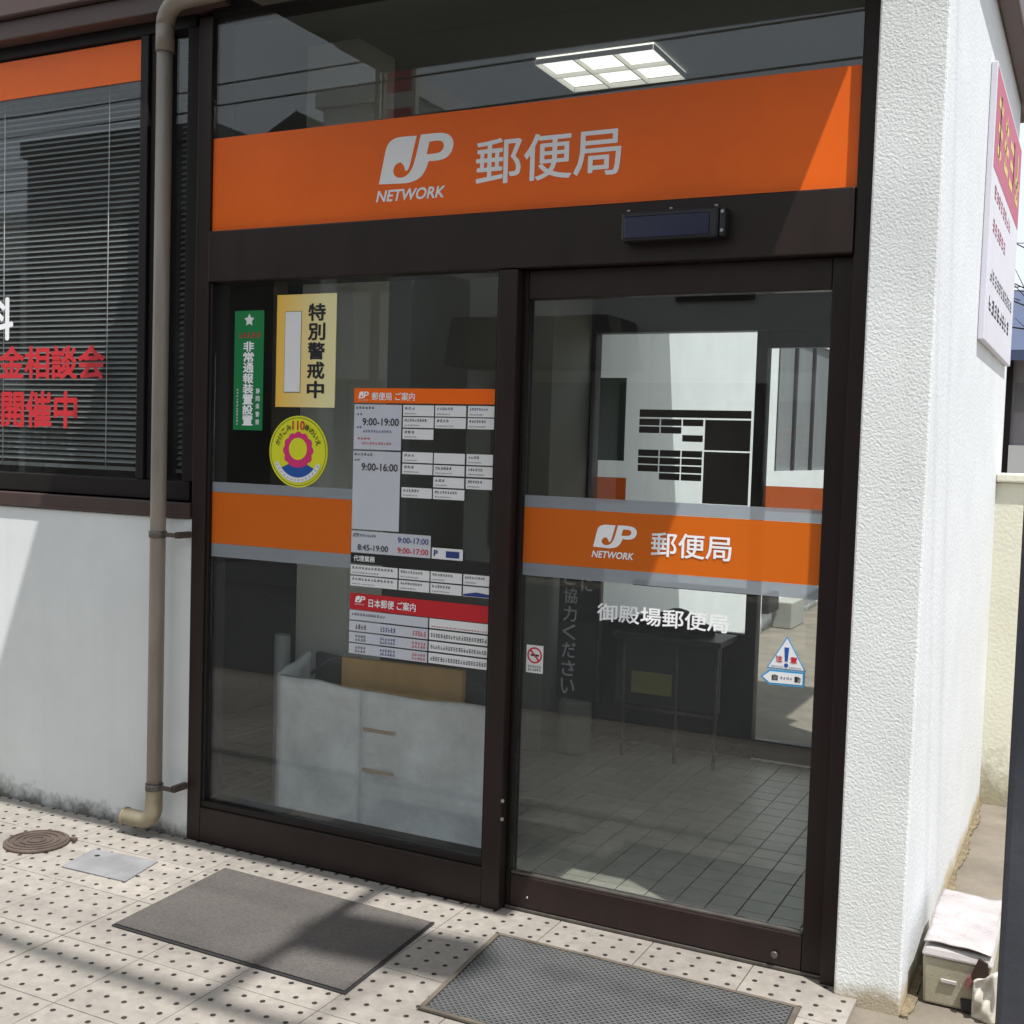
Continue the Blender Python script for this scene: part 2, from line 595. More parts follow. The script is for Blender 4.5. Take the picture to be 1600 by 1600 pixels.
EMB_OUT = [(935, 920), (952, 832), (966, 755), (976, 728), (996, 706), (1030, 692), (1122, 686), (1104, 765), (1090, 832), (1080, 851), (1068, 852),
           (1061, 826), (1044, 813), (1020, 821), (1006, 848), (1012, 876), (1038, 889), (1072, 880), (1102, 847), (1120, 786), (1142, 681),
           (1240, 671), (1278, 678), (1300, 700), (1305, 725), (1296, 762), (1272, 789), (1236, 802), (1184, 806), (1170, 850), (1142, 888), (1098, 908), (1050, 914)]
EMB_HOLE = [(1186, 714), (1232, 707), (1252, 714), (1259, 736), (1246, 761), (1216, 770), (1174, 773)]


def soften(pts, it=2):
    for _ in range(it):
        out = []
        n = len(pts)
        for i in range(n):
            a, b, c = Vector(pts[i - 1]), Vector(pts[i]), Vector(pts[(i + 1) % n])
            if (b - a).angle(c - b, 0) > R(62):
                out.append(tuple(b))
            else:
                out.append(tuple(b.lerp(a, 0.25)))
                out.append(tuple(b.lerp(c, 0.25)))
        pts = out
    return pts


def emblem(x0, x1, z0, z1, y, m, parent):
    me = curve_mesh([soften([desl(p) for p in EMB_OUT]), soften([desl(p) for p in EMB_HOLE])])
    return fit(me, 'emblem', x0, x1, z0, z1, y, m, parent)


# ------------------------------------------------------------------ ground, road, pavement
def sheet(name, pts, z, m, kind='structure', thick=0.3):
    o = slab(name, pts, z - thick, z, m)
    return tag(o, kind=kind)


sheet('ground', [(-400, -400), (400, -400), (400, 400), (-400, 400)], -0.022, CONC)
sheet('road', [(-200, -8.6), (200, -8.6), (200, -2.75), (-200, -2.75)], -0.018, ASPH, thick=0.003)
pave = box('pavement', -4.2, 2.5045, -2.6, -0.002, -0.2, -0.008, JOINT)
tag(pave, kind='structure')
P = 0.0641
T = 5 * P
G = 0.0016


def tile_mesh(name, w, d, offx, offy, nx, ny):
    bm = bmesh.new()
    bx(bm, G, w - G, G, d - G, -0.016, 0.0, bev=0.0012)
    for i in range(nx):
        for j in range(ny):
            cx, cy = offx + i * P, offy + j * P
            if not (0.01 < cx < w - 0.01 and 0.008 < cy < d - 0.008):
                continue
            vs = [bm.verts.new((cx + 0.0080 * math.cos(k * math.pi / 5), cy + 0.0080 * math.sin(k * math.pi / 5), 0.0009)) for k in range(10)]
            f = bm.faces.new(vs)
            f.material_index = 1
    me = bpy.data.meshes.new(name)
    bm.normal_update()
    bm.to_mesh(me); bm.free()
    me.materials.append(TILE); me.materials.append(DOT)
    return me


YJ = -0.234
full = tile_mesh('paving_tile', T, T, P * 0.5, P * 0.5, 5, 5)
cut = tile_mesh('paving_tile', T, -YJ - 0.004, P * 0.5, P * 0.42, 5, 4)
cut_door = tile_mesh('paving_tile', T, -YJ + 0.026, P * 0.5, P * 0.42, 5, 4)
for i in range(-17, 4):
    xj = 1.548 + T * (i - 1)
    for j in range(8):
        if j == 0:
            o = link('paving_tile', cut_door if i in (0, 1, 2, 3) else cut, pave)
            o.location = (xj, YJ, 0)
        else:
            o = link('paving_tile', full, pave)
            o.location = (xj, YJ - j * T, random.uniform(-0.0004, 0.0006))
        o.location.z += 0

# ------------------------------------------------------------------ the post office building
bld = empty('post_office_building', (1.2, 0, 0), 'white post office with dark bronze glazed entrance and orange band', 'building')
# left office wall under the window
box('wall', -4.2, -0.008, 0.0, 0.16, -0.05, 1.235, WALL, bld, bev=0.006)
box('window_sill', -4.2, -0.03, -0.014, 0.12, 1.237, 1.295, mat('brown_sill', srgb(70, 54, 50), 0.5, noise=0.2), bld, bev=0.004)
box('fascia', -4.2, 0.12, -0.055, 0.12, 3.125, 3.20, FASCIA, bld, bev=0.004)
box('fascia', -4.2, 0.10, -0.085, 0.12, 3.203, 3.45, FASCIA, bld, bev=0.006)
# right pillar wall
bm = bmesh.new()
bx(bm, 2.442, 2.627, -0.045, 2.56, -0.05, 3.42, bev=0.006)
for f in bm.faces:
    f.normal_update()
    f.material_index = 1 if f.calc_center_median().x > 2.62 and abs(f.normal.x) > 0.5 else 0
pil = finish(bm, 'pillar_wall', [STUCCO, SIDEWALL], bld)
# canopy over the entrance: soffit in boards, upper body
box('canopy', 0.26, 2.522, -0.765, 0.02, 3.112, 4.22, FASCIA, bld, bev=0.006)
box('soffit_panel', 0.263, 2.519, -0.762, -0.425, 3.098, 3.111, SOFFIT, bld, bev=0.002)
box('soffit_panel', 0.263, 2.519, -0.415, 0.0, 3.104, 3.111, SOFFIT, bld, bev=0.002)
box('canopy_shadow_ledge', 0.26, 2.522, -1.0, -0.766, 4.01, 4.22, FASCIA, bld, bev=0.004)  # unseen ledge added to carry the slanting shadow edge down the left wall
# roof and eave along the side wall
box('roof', -4.3, 2.70, 0.03, 3.72, 3.425, 3.62, FASCIA, bld)
box('eave_gutter', 2.628, 2.70, 0.06, 2.75, 3.20, 3.42, FASCIA, bld, bev=0.01)
box('upper_wall', -4.2, 0.255, 0.0, 0.16, 3.455, 4.3, WALL, bld)
# hidden shell so that the rooms stay dark
box('wall', -4.2, -4.05, 0.165, 10.0, -0.05, 3.42, INWALL, bld)
box('wall', -4.04, 0.38, 9.85, 10.0, -0.05, 3.42, INWALL, bld)
box('roof', -4.3, 0.44, 3.73, 10.1, 3.425, 3.62, FASCIA, bld)

# office window on the left
win = empty('office_window', (-0.6, 0, 1.3), None, None)
win.parent = bld
win.matrix_parent_inverse = Matrix.Translation(-bld.location)
F = BRONZE_D
box('frame', -4.2, -0.055, 0.012, 0.10, 1.302, 1.375, F, win, bev=0.003)
box('frame', -4.2, -0.055, 0.012, 0.10, 3.078, 3.123, F, win, bev=0.003)
box('frame', -0.325, -0.285, 0.006, 0.07, 1.377, 3.076, F, win, bev=0.003)
box('frame', -0.282, -0.215, 0.02, 0.10, 1.377, 3.076, F, win, bev=0.003)
box('frame', -0.090, -0.030, 0.008, 0.11, 1.377, 3.076, F, win, bev=0.003)
box('pane', -4.2, -0.326, 0.03, 0.036, 1.376, 3.077, GLASS, win)
box('pane', -0.214, -0.091, 0.055, 0.061, 1.376, 3.077, GLASS, win)
box('window_ledge', -4.2, -0.33, 0.10, 0.25, 1.30, 1.374, GREYPL, win)

# entrance frame
ent = empty('entrance_frame', (1.2, 0, 0)); ent.parent = bld
ent.matrix_parent_inverse = Matrix.Translation(-bld.location)
box('jamb', -0.027, 0.038, -0.004, 0.12, 0.0, 3.10, BRONZE, ent, bev=0.004)
box('jamb', 2.392, 2.441, -0.002, 0.14, 0.0, 3.10, BRONZE, ent, bev=0.004)
box('mullion', 1.267, 1.334, -0.012, 0.11, 0.002, 2.122, BRONZE, ent, bev=0.004)
box('transom', 0.039, 2.391, -0.010, 0.15, 2.125, 2.312, BRONZE, ent, bev=0.005)
box('bottom_rail', 0.039, 1.266, -0.006, 0.11, 0.002, 0.133, BRONZE, ent, bev=0.005)
box('bottom_rail', 0.039, 1.266, 0.002, 0.10, 0.134, 0.158, BRONZE_D, ent, bev=0.003)
box('head_rail', 0.039, 2.391, -0.002, 0.12, 3.103, 3.17, BRONZE_D, ent)
box('glazing_bead', 0.039, 0.052, 0.004, 0.06, 0.16, 2.12, BRONZE_D, ent, bev=0.002)
box('glazing_bead', 1.254, 1.266, 0.004, 0.06, 0.16, 2.12, BRONZE_D, ent, bev=0.002)
box('threshold', 1.336, 2.39, 0.0285, 0.13, -0.006, 0.010, STEEL, ent, bev=0.003)
box('fixed_pane', 0.0525, 1.2535, 0.022, 0.028, 0.159, 2.124, GLASS, ent)
box('upper_pane', 0.039, 2.391, 0.012, 0.018, 2.313, 3.102, GLASS, ent)
for z in (0.312, 0.374):
    tube('hinge_pin', [(1.3345, -0.004, z), (1.338, -0.012, z)], 0.006, CHROME, ent, 10)

# sliding door leaf
dr = empty('sliding_door', (1.85, 0.06, 0)); dr.parent = bld
dr.matrix_parent_inverse = Matrix.Translation(-bld.location)
box('stile', 1.3355, 1.352, 0.032, 0.085, 0.012, 2.123, BRONZE_D, dr, bev=0.003)
box('stile', 2.330, 2.391, 0.030, 0.085, 0.012, 2.123, BRONZE, dr, bev=0.004)
box('top_rail', 1.353, 2.329, 0.032, 0.085, 2.03, 2.123, BRONZE, dr, bev=0.004)
box('bottom_rail', 1.353, 2.329, 0.030, 0.085, 0.012, 0.118, BRONZE, dr, bev=0.004)
box('glazing_bead', 1.353, 2.329, 0.036, 0.052, 0.1185, 0.128, STEEL, dr, bev=0.002)
box('pane', 1.3525, 2.3295, 0.054, 0.060, 0.1285, 2.0295, GLASS, dr)
lk = tube('lock', [(2.251, 0.031, 0.046), (2.251, 0.022, 0.046)], 0.023, mat('lock_face', srgb(176, 172, 166), 0.4, noise=0.1), dr, 24)
lk.parent = dr
tube('keyhole', [(2.251, 0.0219, 0.046), (2.251, 0.0195, 0.046)], [0.012, 0.008], STEEL, dr, 16)
tube('screw', [(1.42, 0.031, 0.05), (1.42, 0.027, 0.05)], 0.004, CHROME, dr, 10)

# door sensor on the transom
sen = empty('door_sensor', (1.865, -0.01, 2.18), 'dark box shaped motion sensor screwed above the sliding door', 'sensor')
box('housing', 1.705, 2.012, -0.062, -0.009, 2.182, 2.272, SENSOR, sen, bev=0.008)
box('lens', 1.716, 1.985, -0.0645, -0.0605, 2.190, 2.256, SENSORW, sen, bev=0.003)
box('end_cap', 2.012, 2.032, -0.058, -0.009, 2.184, 2.270, SENSOR, sen, bev=0.005)
for x in (1.725, 1.86, 2.0):
    tube('screw', [(x, -0.05, 2.2715), (x, -0.05, 2.2785)], 0.006, CHROME, sen, 10)
for z in (2.2, 2.255):
    tube('screw', [(2.0225, -0.0575, z), (2.0225, -0.0635, z)], 0.005, CHROME, sen, 10)

# ------------------------------------------------------------------ down pipe
pipe = empty('down_pipe', (-0.126, -0.075, 0), 'beige rain pipe running down beside the entrance frame', 'drain pipe')
PY = -0.075
PX = -0.126
pth = [(PX, PY, 0.17), (PX, PY, 1.0), (PX, PY, 2.0), (PX, PY, 2.98)]
tube('pipe', pth, 0.0295, PIPE, pipe, 20)
tube('collar', [(PX, PY, 2.965), (PX, PY, 3.06)], 0.034, PIPE, pipe, 20)
el = [(PX + 0.085 * (1 - math.cos(a)), PY, 3.06 + 0.085 * math.sin(a)) for a in [i * math.pi / 12 for i in range(7)]]
el += [(0.0, PY, 3.147), (0.12, PY, 3.15), (0.258, PY, 3.152)]
tube('upper_elbow', el, 0.034, PIPE, pipe, 20)
el = [(PX - 0.06 * (1 - math.cos(a)), PY, 0.125 - 0.06 * math.sin(a)) for a in [i * math.pi / 14 for i in range(8)]]
el = [(PX, PY, 0.20)] + el + [(PX - 0.146, PY, 0.065)]
bm = bmesh.new(); ring_tube(bm, el, 0.0325, 20, cap=False)
finish(bm, 'outlet_elbow', PIPE_O, pipe)
tube('outlet_rim', [(PX - 0.138, PY, 0.065), (PX - 0.150, PY, 0.065)], 0.035, PIPE_O, pipe, 20)
for z in (1.175, 0.205):
    st = tube('strap', [(PX, PY, z - 0.012), (PX, PY, z + 0.012)], 0.034, STEEL, pipe, 20)
    bm = bmesh.new()
    bx(bm, PX + 0.026, -0.038, PY - 0.004, PY + 0.004, z - 0.008, z + 0.008)
    bx(bm, -0.046, -0.029, PY + 0.0041, 0.004, z - 0.012, z + 0.012)
    finish(bm, 'bracket_arm', IRON, pipe)

# ------------------------------------------------------------------ blinds in the office window
def blind(x0, x1, y, label, seed):
    b = empty('venetian_blind', ((x0 + x1) / 2, y, 1.42), label, 'blind', 'office window blinds')
    bm = bmesh.new()
    c, s = math.cos(R(38)), math.sin(R(38))
    L = x1 - x0
    prof = [(-0.0115, -0.001), (-0.005, 0.0012), (0.005, 0.0012), (0.0115, -0.001)]
    va = []
    for xx in (-L / 2, L / 2):
        va.append([bm.verts.new((xx, u * c - w * s, u * s + w * c)) for u, w in prof])
    for k in range(3):
        bm.faces.new((va[0][k], va[0][k + 1], va[1][k + 1], va[1][k]))
    me = bpy.data.meshes.new('slat'); bm.to_mesh(me); bm.free()
    me.materials.append(SLAT)
    z = 1.44
    rnd = random.Random(seed)
    while z < 3.03:
        o = link('slat', me, b)
        o.location = (rnd.uniform(-0.002, 0.002), 0, z - 1.42)
        o.rotation_euler = (rnd.uniform(-0.05, 0.05), 0, 0)
        z += 0.0222
    box('head_box', x0, x1, y - 0.018, y + 0.018, 3.035, 3.07, SLAT, b)
    box('bottom_bar', x0, x1, y - 0.013, y + 0.013, 1.402, 1.417, SLAT, b)
    n = max(1, int(L / 0.5))
    for k in range(n):
        xx = x1 - min(0.24, L / 2) - k * 0.6
        tube('ladder_cord', [(xx, y - 0.014, 1.41), (xx, y - 0.014, 3.04)], 0.0016, PRINT_W, b, 6)


blind(-2.6, -0.335, 0.11, 'grey venetian blind in the wide office window behind the red lettering', 1)
blind(-0.210, -0.095, 0.12, 'narrow grey venetian blind in the slim pane behind the drain pipe', 2)

# ------------------------------------------------------------------ signs and stickers
# band across the top of the entrance
y_up = 0.0105
s = empty('fascia_sign_film', (1.21, y_up, 2.314), 'wide orange film band over the entrance with white emblem and large kanji', 'sign')
rect('film', 0.0395, 2.3905, 2.3135, 2.655, y_up - 0.0005, y_up + 0.001, ORANGE, s)
emblem(0.776, 1.068, 2.432, 2.590, y_up - 0.0015, PRINT_W, s)
text('NETWORK', 0.766, 1.040, 2.374, 2.414, y_up - 0.0015, PRINT_W, s, bold=0.028, shear=0.22)
text('郵便局', 1.156, 1.669, 2.404, 2.553, y_up - 0.0015, PRINT_W, s, bold=0.012)
# left office window band and lettering
s = empty('office_window_band', (-1.2, 0.029, 2.915), 'orange film band along the top of the office window', 'sign')
rect('film', -4.1, -0.3305, 2.917, 3.071, 0.0275, 0.029, ORANGE, s)
s = empty('red_window_lettering', (-0.8, 0.029, 1.56), 'red kanji lettering in two lines on the office window', 'lettering')
text('年金相談会', -1.268, -0.517, 1.764, 1.903, 0.0285, PRINT_R, s, bold=0.03)
text('開催中', -1.105, -0.664, 1.564, 1.718, 0.0285, PRINT_R, s, bold=0.03)
s = empty('white_window_lettering', (-1.2, 0.029, 1.92), 'white kanji lettering above the red words on the office window', 'lettering')
text('無料', -1.41, -1.037, 1.925, 2.105, 0.0285, PRINT_W, s, bold=0.03)

# strips at waist height
yf = 0.0205
s = empty('window_strip_film', (0.65, yf, 1.09), 'plain thin orange strip across the fixed pane beside the notice stickers', 'sign')
rect('film', 0.053, 0.688, 1.148, 1.342, yf - 0.0008, yf + 0.001, ORANGE_T, s)
rect('frosted_edge', 0.053, 0.688, 1.3425, 1.380, yf - 0.0006, yf + 0.0008, FROST, s)
rect('frosted_edge', 0.053, 0.688, 1.098, 1.1475, yf - 0.0006, yf + 0.0008, FROST, s)
yd = 0.0525
s = empty('door_strip_film', (1.84, yd, 1.12), 'orange strip on the sliding door with small white emblem and kanji', 'sign')
rect('film', 1.3535, 2.3285, 1.166, 1.350, yd - 0.0008, yd + 0.001, ORANGE_T, s)
rect('frosted_edge', 1.3535, 2.3285, 1.3505, 1.390, yd - 0.0006, yd + 0.0008, FROST, s)
rect('frosted_edge', 1.3535, 2.3285, 1.124, 1.1655, yd - 0.0006, yd + 0.0008, FROST, s)
emblem(1.604, 1.752, 1.233, 1.308, yd - 0.002, PRINT_W, s)
text('NETWORK', 1.600, 1.744, 1.200, 1.223, yd - 0.002, PRINT_W, s, bold=0.028, shear=0.22)
text('郵便局', 1.801, 2.060, 1.218, 1.295, yd - 0.002, PRINT_W, s, bold=0.012)
s = empty('door_name_lettering', (1.84, yd, 1.0), 'white kanji office name lettered on the sliding door glass', 'lettering')
text('御殿場郵便局', 1.626, 2.060, 0.997, 1.055, yd - 0.0015, PRINT_W, s, bold=0.015)

# information board of stickers
CELLS = {
 'hdr': (0.688, 1.266, 1.685, 1.736), 'L1': (0.690, 0.886, 1.522, 1.679), 'L2': (0.690, 0.886, 1.240, 1.516),
 'a1': (0.892, 1.015, 1.642, 1.679), 'a2': (1.020, 1.140, 1.642, 1.679), 'a3': (1.147, 1.2535, 1.642, 1.679),
 'a4': (0.892, 1.015, 1.602, 1.638), 'a5': (1.020, 1.140, 1.602, 1.638), 'a6': (1.147, 1.2535, 1.602, 1.638),
 'a7': (0.892, 1.015, 1.562, 1.597),
 'b1': (0.894, 1.015, 1.482, 1.518), 'b2': (1.020, 1.140, 1.482, 1.518), 'b3': (1.147, 1.2535, 1.482, 1.518),
 'b4': (0.894, 1.015, 1.442, 1.477), 'b5': (1.020, 1.140, 1.442, 1.477), 'b6': (1.147, 1.2535, 1.442, 1.477),
 'b7': (1.020, 1.140, 1.401, 1.436), 'b8': (1.147, 1.2535, 1.401, 1.436),
 'b9': (0.894, 1.015, 1.361, 1.396), 'b10': (1.020, 1.142, 1.361, 1.396),
 'atm': (0.690, 1.016, 1.157, 1.234), 'jp': (1.022, 1.143, 1.157, 1.195), 'blk': (0.690, 1.2535, 1.119, 1.155),
 'c1': (0.690, 0.886, 1.078, 1.113), 'c2': (0.892, 1.015, 1.078, 1.113), 'c3': (1.020, 1.142, 1.078, 1.113), 'c4': (1.148, 1.2535, 1.078, 1.113),
 'd1': (0.690, 0.886, 1.038, 1.073), 'd2': (0.892, 1.015, 1.038, 1.073), 'd3': (1.020, 1.142, 1.038, 1.073), 'd4': (1.148, 1.2535, 1.038, 1.073),
 'red': (0.690, 1.2535, 0.954, 1.012),
 'e1': (0.690, 1.014, 0.917, 0.951), 'e2': (0.690, 1.014, 0.877, 0.912), 'e3': (0.690, 1.014, 0.837, 0.872), 'e4': (0.690, 1.014, 0.796, 0.832),
 'f1': (1.020, 1.2535, 0.918, 0.951), 'f2': (1.020, 1.2535, 0.878, 0.912), 'f3': (1.020, 1.2535, 0.838, 0.872), 'f4': (1.020, 1.2535, 0.797, 0.832)}
s = empty('information_board', (0.97, yf, 0.796), 'tall grid of opening hours stickers with orange and red headers on the fixed pane', 'notice')
yb = yf - 0.0002
for k, (a, b, c, d) in CELLS.items():
    b = min(b, 1.2533)
    if k == 'hdr':
        m = ORANGE
    elif k == 'red':
        m = REDST
    elif k == 'blk':
        m = BLACKST
    elif k[0] in 'Le' or k == 'atm':
        m = PAPER_L
    else:
        m = PAPER
    rect('panel', a, b, c, d, yb - 0.0012, yb, m, s)
yt = yb - 0.002
emblem(0.706, 0.750, 1.700, 1.724, yt, PRINT_W, s)
scribble('small_print', 0.706, 0.748, 1.692, 1.698, yt, PRINT_W, s, 7, 1, 90)
text('郵便局 ご案内', 0.762, 0.938, 1.694, 1.722, yt, PRINT_W, s, bold=0.012)
text('9:00-19:00', 0.726, 0.876, 1.606, 1.632, yt, PRINT_K, s, bold=0.012)
text('9:00-16:00', 0.726, 0.876, 1.448, 1.474, yt, PRINT_K, s, bold=0.012)
scribble('small_print', 0.695, 0.775, 1.662, 1.674, yt, PRINT_K, s, 6, 1, 1)
scribble('small_print', 0.700, 0.725, 1.640, 1.652, yt, PRINT_K, s, 2, 1, 2)
scribble('small_print', 0.728, 0.848, 1.580, 1.592, yt, PRINT_B, s, 11, 1, 3)
scribble('small_print', 0.700, 0.724, 1.594, 1.605, yt, PRINT_B, s, 2, 1, 4)
scribble('small_print', 0.722, 0.848, 1.538, 1.550, yt, PRINT_R, s, 11, 1, 5)
scribble('small_print', 0.704, 0.760, 1.555, 1.565, yt, PRINT_R, s, 4, 1, 6)
scribble('small_print', 0.695, 0.772, 1.498, 1.511, yt, PRINT_K, s, 6, 1, 7)
scribble('small_print', 0.695, 0.720, 1.480, 1.490, yt, PRINT_K, s, 2, 1, 8)
for i, k in enumerate(['a1', 'a2', 'a3', 'a4', 'a5', 'a6', 'a7', 'b1', 'b3', 'b4', 'b5', 'b6', 'b7', 'b8', 'b9', 'b10', 'c1', 'c2', 'c3', 'c4', 'd1', 'd2', 'd3']):
    a, b, c, d = CELLS[k]
    n = [3, 6, 8, 9, 4, 7, 3, 3, 4, 3, 6, 6, 3, 6, 6, 9, 13, 9, 8, 9, 13, 9, 7][i]
    w = (b - a) * (0.2 + 0.065 * min(n, 11))
    h0 = d - 0.017 if k[0] in 'ab' else d - 0.016
    scribble('small_print', a + 0.006, a + min(w, b - a - 0.01), h0, d - 0.004, yt, PRINT_B if k in ('a1', 'a2', 'a3') else PRINT_K, s, n, 1, 20 + i)
    scribble('small_print', a + 0.006, a + (b - a) * (0.45 + 0.04 * (i % 6)), c + 0.005, c + 0.011, yt, GREYPL, s, 10, 1, 60 + i)
text('ATM', 0.697, 0.722, 1.212, 1.226, yt, PRINT_K, s, bold=0.01)
scribble('small_print', 0.725, 0.795, 1.213, 1.225, yt, PRINT_K, s, 7, 1, 9)
text('8:45-19:00', 0.718, 0.845, 1.166, 1.187, yt, PRINT_K, s, bold=0.012)
text('9:00-17:00', 0.884, 1.008, 1.202, 1.222, yt, PRINT_B, s, bold=0.012)
text('9:00-17:00', 0.884, 1.008, 1.166, 1.186, yt, PRINT_R, s, bold=0.012)
rect('blue_patch', 1.078, 1.130, 1.164, 1.186, yt - 0.0006, yt, PRINT_B, s)
text('P', 1.030, 1.046, 1.166, 1.187, yt, PRINT_B, s, bold=0.03)
text('代理業務', 0.702, 0.792, 1.126, 1.147, yt, PRINT_W, s, bold=0.014)
prism('blue_patch', [(1.150, 1.046), (1.200, 1.055), (1.252, 1.050), (1.252, 1.040), (1.150, 1.040)], yt - 0.0006, yt, PRINT_B, s)
emblem(0.712, 0.756, 0.980, 1.003, yt, PRINT_W, s)
scribble('small_print', 0.710, 0.752, 0.971, 0.977, yt, PRINT_W, s, 7, 1, 91)
text('日本郵便 ご案内', 0.770, 0.964, 0.967, 0.997, yt, PRINT_W, s, bold=0.016)
for i, k in enumerate(['e1', 'e2', 'e3', 'e4']):
    a, b, c, d = CELLS[k]
    if i == 0:
        scribble('small_print', a + 0.008, a + 0.15, c + 0.014, d - 0.007, yt, PRINT_K, s, 12, 1, 100)
        continue
    r = 1 if i == 1 else 2
    scribble('small_print', a + 0.025, a + 0.072, c + 0.004, d - 0.006, yt, PRINT_K, s, 4, r, 110 + i)
    scribble('small_print', a + 0.130, a + 0.195, c + 0.004, d - 0.006, yt, PRINT_B, s, 6, r, 120 + i)
    scribble('small_print', a + 0.262, a + 0.318, c + 0.004, d - 0.006, yt, PRINT_R, s, 5, r, 130 + i)
for i, k in enumerate(['f1', 'f2', 'f3', 'f4']):
    a, b, c, d = CELLS[k]
    scribble('small_print', a + 0.006, b - 0.008, c + (0.006 if i else 0.003), d - (0.008 if i else 0.023), yt, PRINT_R if i == 0 else PRINT_K, s, 22, 1, 140 + i)

# green strip sticker
s = empty('green_alarm_sticker', (0.215, yf, 1.578), 'tall narrow green sticker with silver star and white vertical kanji', 'sticker')
rect('card', 0.147, 0.283, 1.578, 2.018, yf - 0.001, yf + 0.001, GREENST, s)
star = []
for k in range(10):
    rr = 0.024 if k % 2 == 0 else 0.0125
    star.append((0.215 + rr * math.sin(k * math.pi / 5), 1.983 + rr * math.cos(k * math.pi / 5)))
prism('star', star, yf - 0.002, yf - 0.0011, PAPER, s)
scribble('red_print', 0.166, 0.270, 1.913, 1.943, yf - 0.002, PRINT_R, s, 5, 1, 31)
for k, ch in enumerate('非常通報装置設置'):
    z1 = 1.905 - k * 0.0389
    text(ch, 0.190, 0.240, z1 - 0.0375, z1, yf - 0.002, PRINT_W, s, bold=0.03)
for k, ch in enumerate('静岡県警察'):
    z1 = 1.733 - k * 0.0285
    text(ch, 0.252, 0.270, z1 - 0.020, z1, yf - 0.002, PRINT_W, s, bold=0.012)
for k in range(12):
    z1 = 1.732 - k * 0.0115
    scribble('small_print', 0.160, 0.172, z1 - 0.0105, z1, yf - 0.002, PRINT_W, s, 1, 1, 40 + k)

# yellow poster
YGR = mat('yellow_poster', srgb(240, 214, 120), 0.5, noise=0.0)
t = YGR.node_tree
tc = t.nodes.new('ShaderNodeTexCoord')
sp = t.nodes.new('ShaderNodeSeparateXYZ'); t.links.new(tc.outputs['Object'], sp.inputs[0])
rp = t.nodes.new('ShaderNodeValToRGB')
mr = t.nodes.new('ShaderNodeMapRange'); mr.inputs['From Min'].default_value = 0.34; mr.inputs['From Max'].default_value = 0.605
t.links.new(sp.outputs['X'], mr.inputs['Value']); t.links.new(mr.outputs[0], rp.inputs[0])
rp.color_ramp.elements[0].color = srgb(242, 190, 62)
rp.color_ramp.elements[1].position = 0.8
rp.color_ramp.elements[1].color = srgb(238, 228, 170)
t.links.new(rp.outputs[0], t.nodes['Principled BSDF'].inputs['Base Color'])
s = empty('yellow_patrol_poster', (0.472, yf, 1.666), 'yellow poster with bold black vertical kanji and blank white label', 'poster')
rect('sheet', 0.342, 0.604, 1.666, 2.071, yf - 0.001, yf + 0.001, YGR, s)
rect('label_border', 0.379, 0.453, 1.718, 2.011, yf - 0.0016, yf - 0.0011, GREYPL, s)
rect('blank_label', 0.381, 0.451, 1.721, 2.009, yf - 0.0024, yf - 0.0017, PAPER, s)
for k, ch in enumerate('特別警戒中'):
    z1 = 2.037 - k * 0.0690
    text(ch, 0.482, 0.558, z1 - 0.0625, z1, yf - 0.002, PRINT_K, s, bold=0.028)

# round sticker (animal mascot left out: plain medallion only)
s = empty('round_safe_house_sticker', (0.449, yf, 1.377), 'round yellow green sticker with red number and pink scalloped ring', 'sticker')
cx, cz = 0.449, 1.505
disc('disc', cx, cz, 0.130, yf - 0.0010, yf + 0.001, LIME, s, 56)
me = curve_mesh([[(cx + r * math.cos(a), cz + r * math.sin(a)) for a in [2 * math.pi * k / 56 for k in range(56)]] for r in (0.1235, 0.1215)])
for v in me.vertices: v.co = (v.co.x, yf - 0.0015, v.co.y)
o = link('ring_line', me, s, PRINT_K); o.matrix_parent_inverse = Matrix.Translation(-s.location)
sc_pts = []
for k in range(72):
    a = 2 * math.pi * k / 72
    rr = 0.064 + 0.007 * abs(math.cos(a * 6)) - 0.003
    sc_pts.append((cx + rr * math.cos(a), cz + 0.004 + rr * math.sin(a) * 1.02))
prism('scalloped_ring', sc_pts, yf - 0.0020, yf - 0.0012, PINK, s)
disc('medallion', cx, cz + 0.010, 0.040, yf - 0.0028, yf - 0.0021, LIME, s, 32)
arc = [(cx + 0.092 * math.cos(a), cz - 0.012 + 0.085 * math.sin(a)) for a in [R(215 + k * 11) for k in range(11)]]
arc += [(cx + 0.05 * math.cos(a), cz - 0.03 + 0.028 * math.sin(a)) for a in [R(325 - k * 11) for k in range(11)]]
prism('blue_base', arc, yf - 0.0026, yf - 0.0021, BLUEST, s)
arc = [(cx + 0.112 * math.cos(a), cz + 0.112 * math.sin(a)) for a in [R(203 + k * 8.8) for k in range(16)]]
arc += [(cx + 0.094 * math.cos(a), cz + 0.094 * math.sin(a)) for a in [R(335 - k * 8.8) for k in range(16)]]
prism('white_ribbon', arc, yf - 0.0032, yf - 0.0027, PAPER, s)
text('110', cx - 0.028, cx + 0.028, cz + 0.078, cz + 0.112, yf - 0.002, PRINT_R, s, bold=0.03)


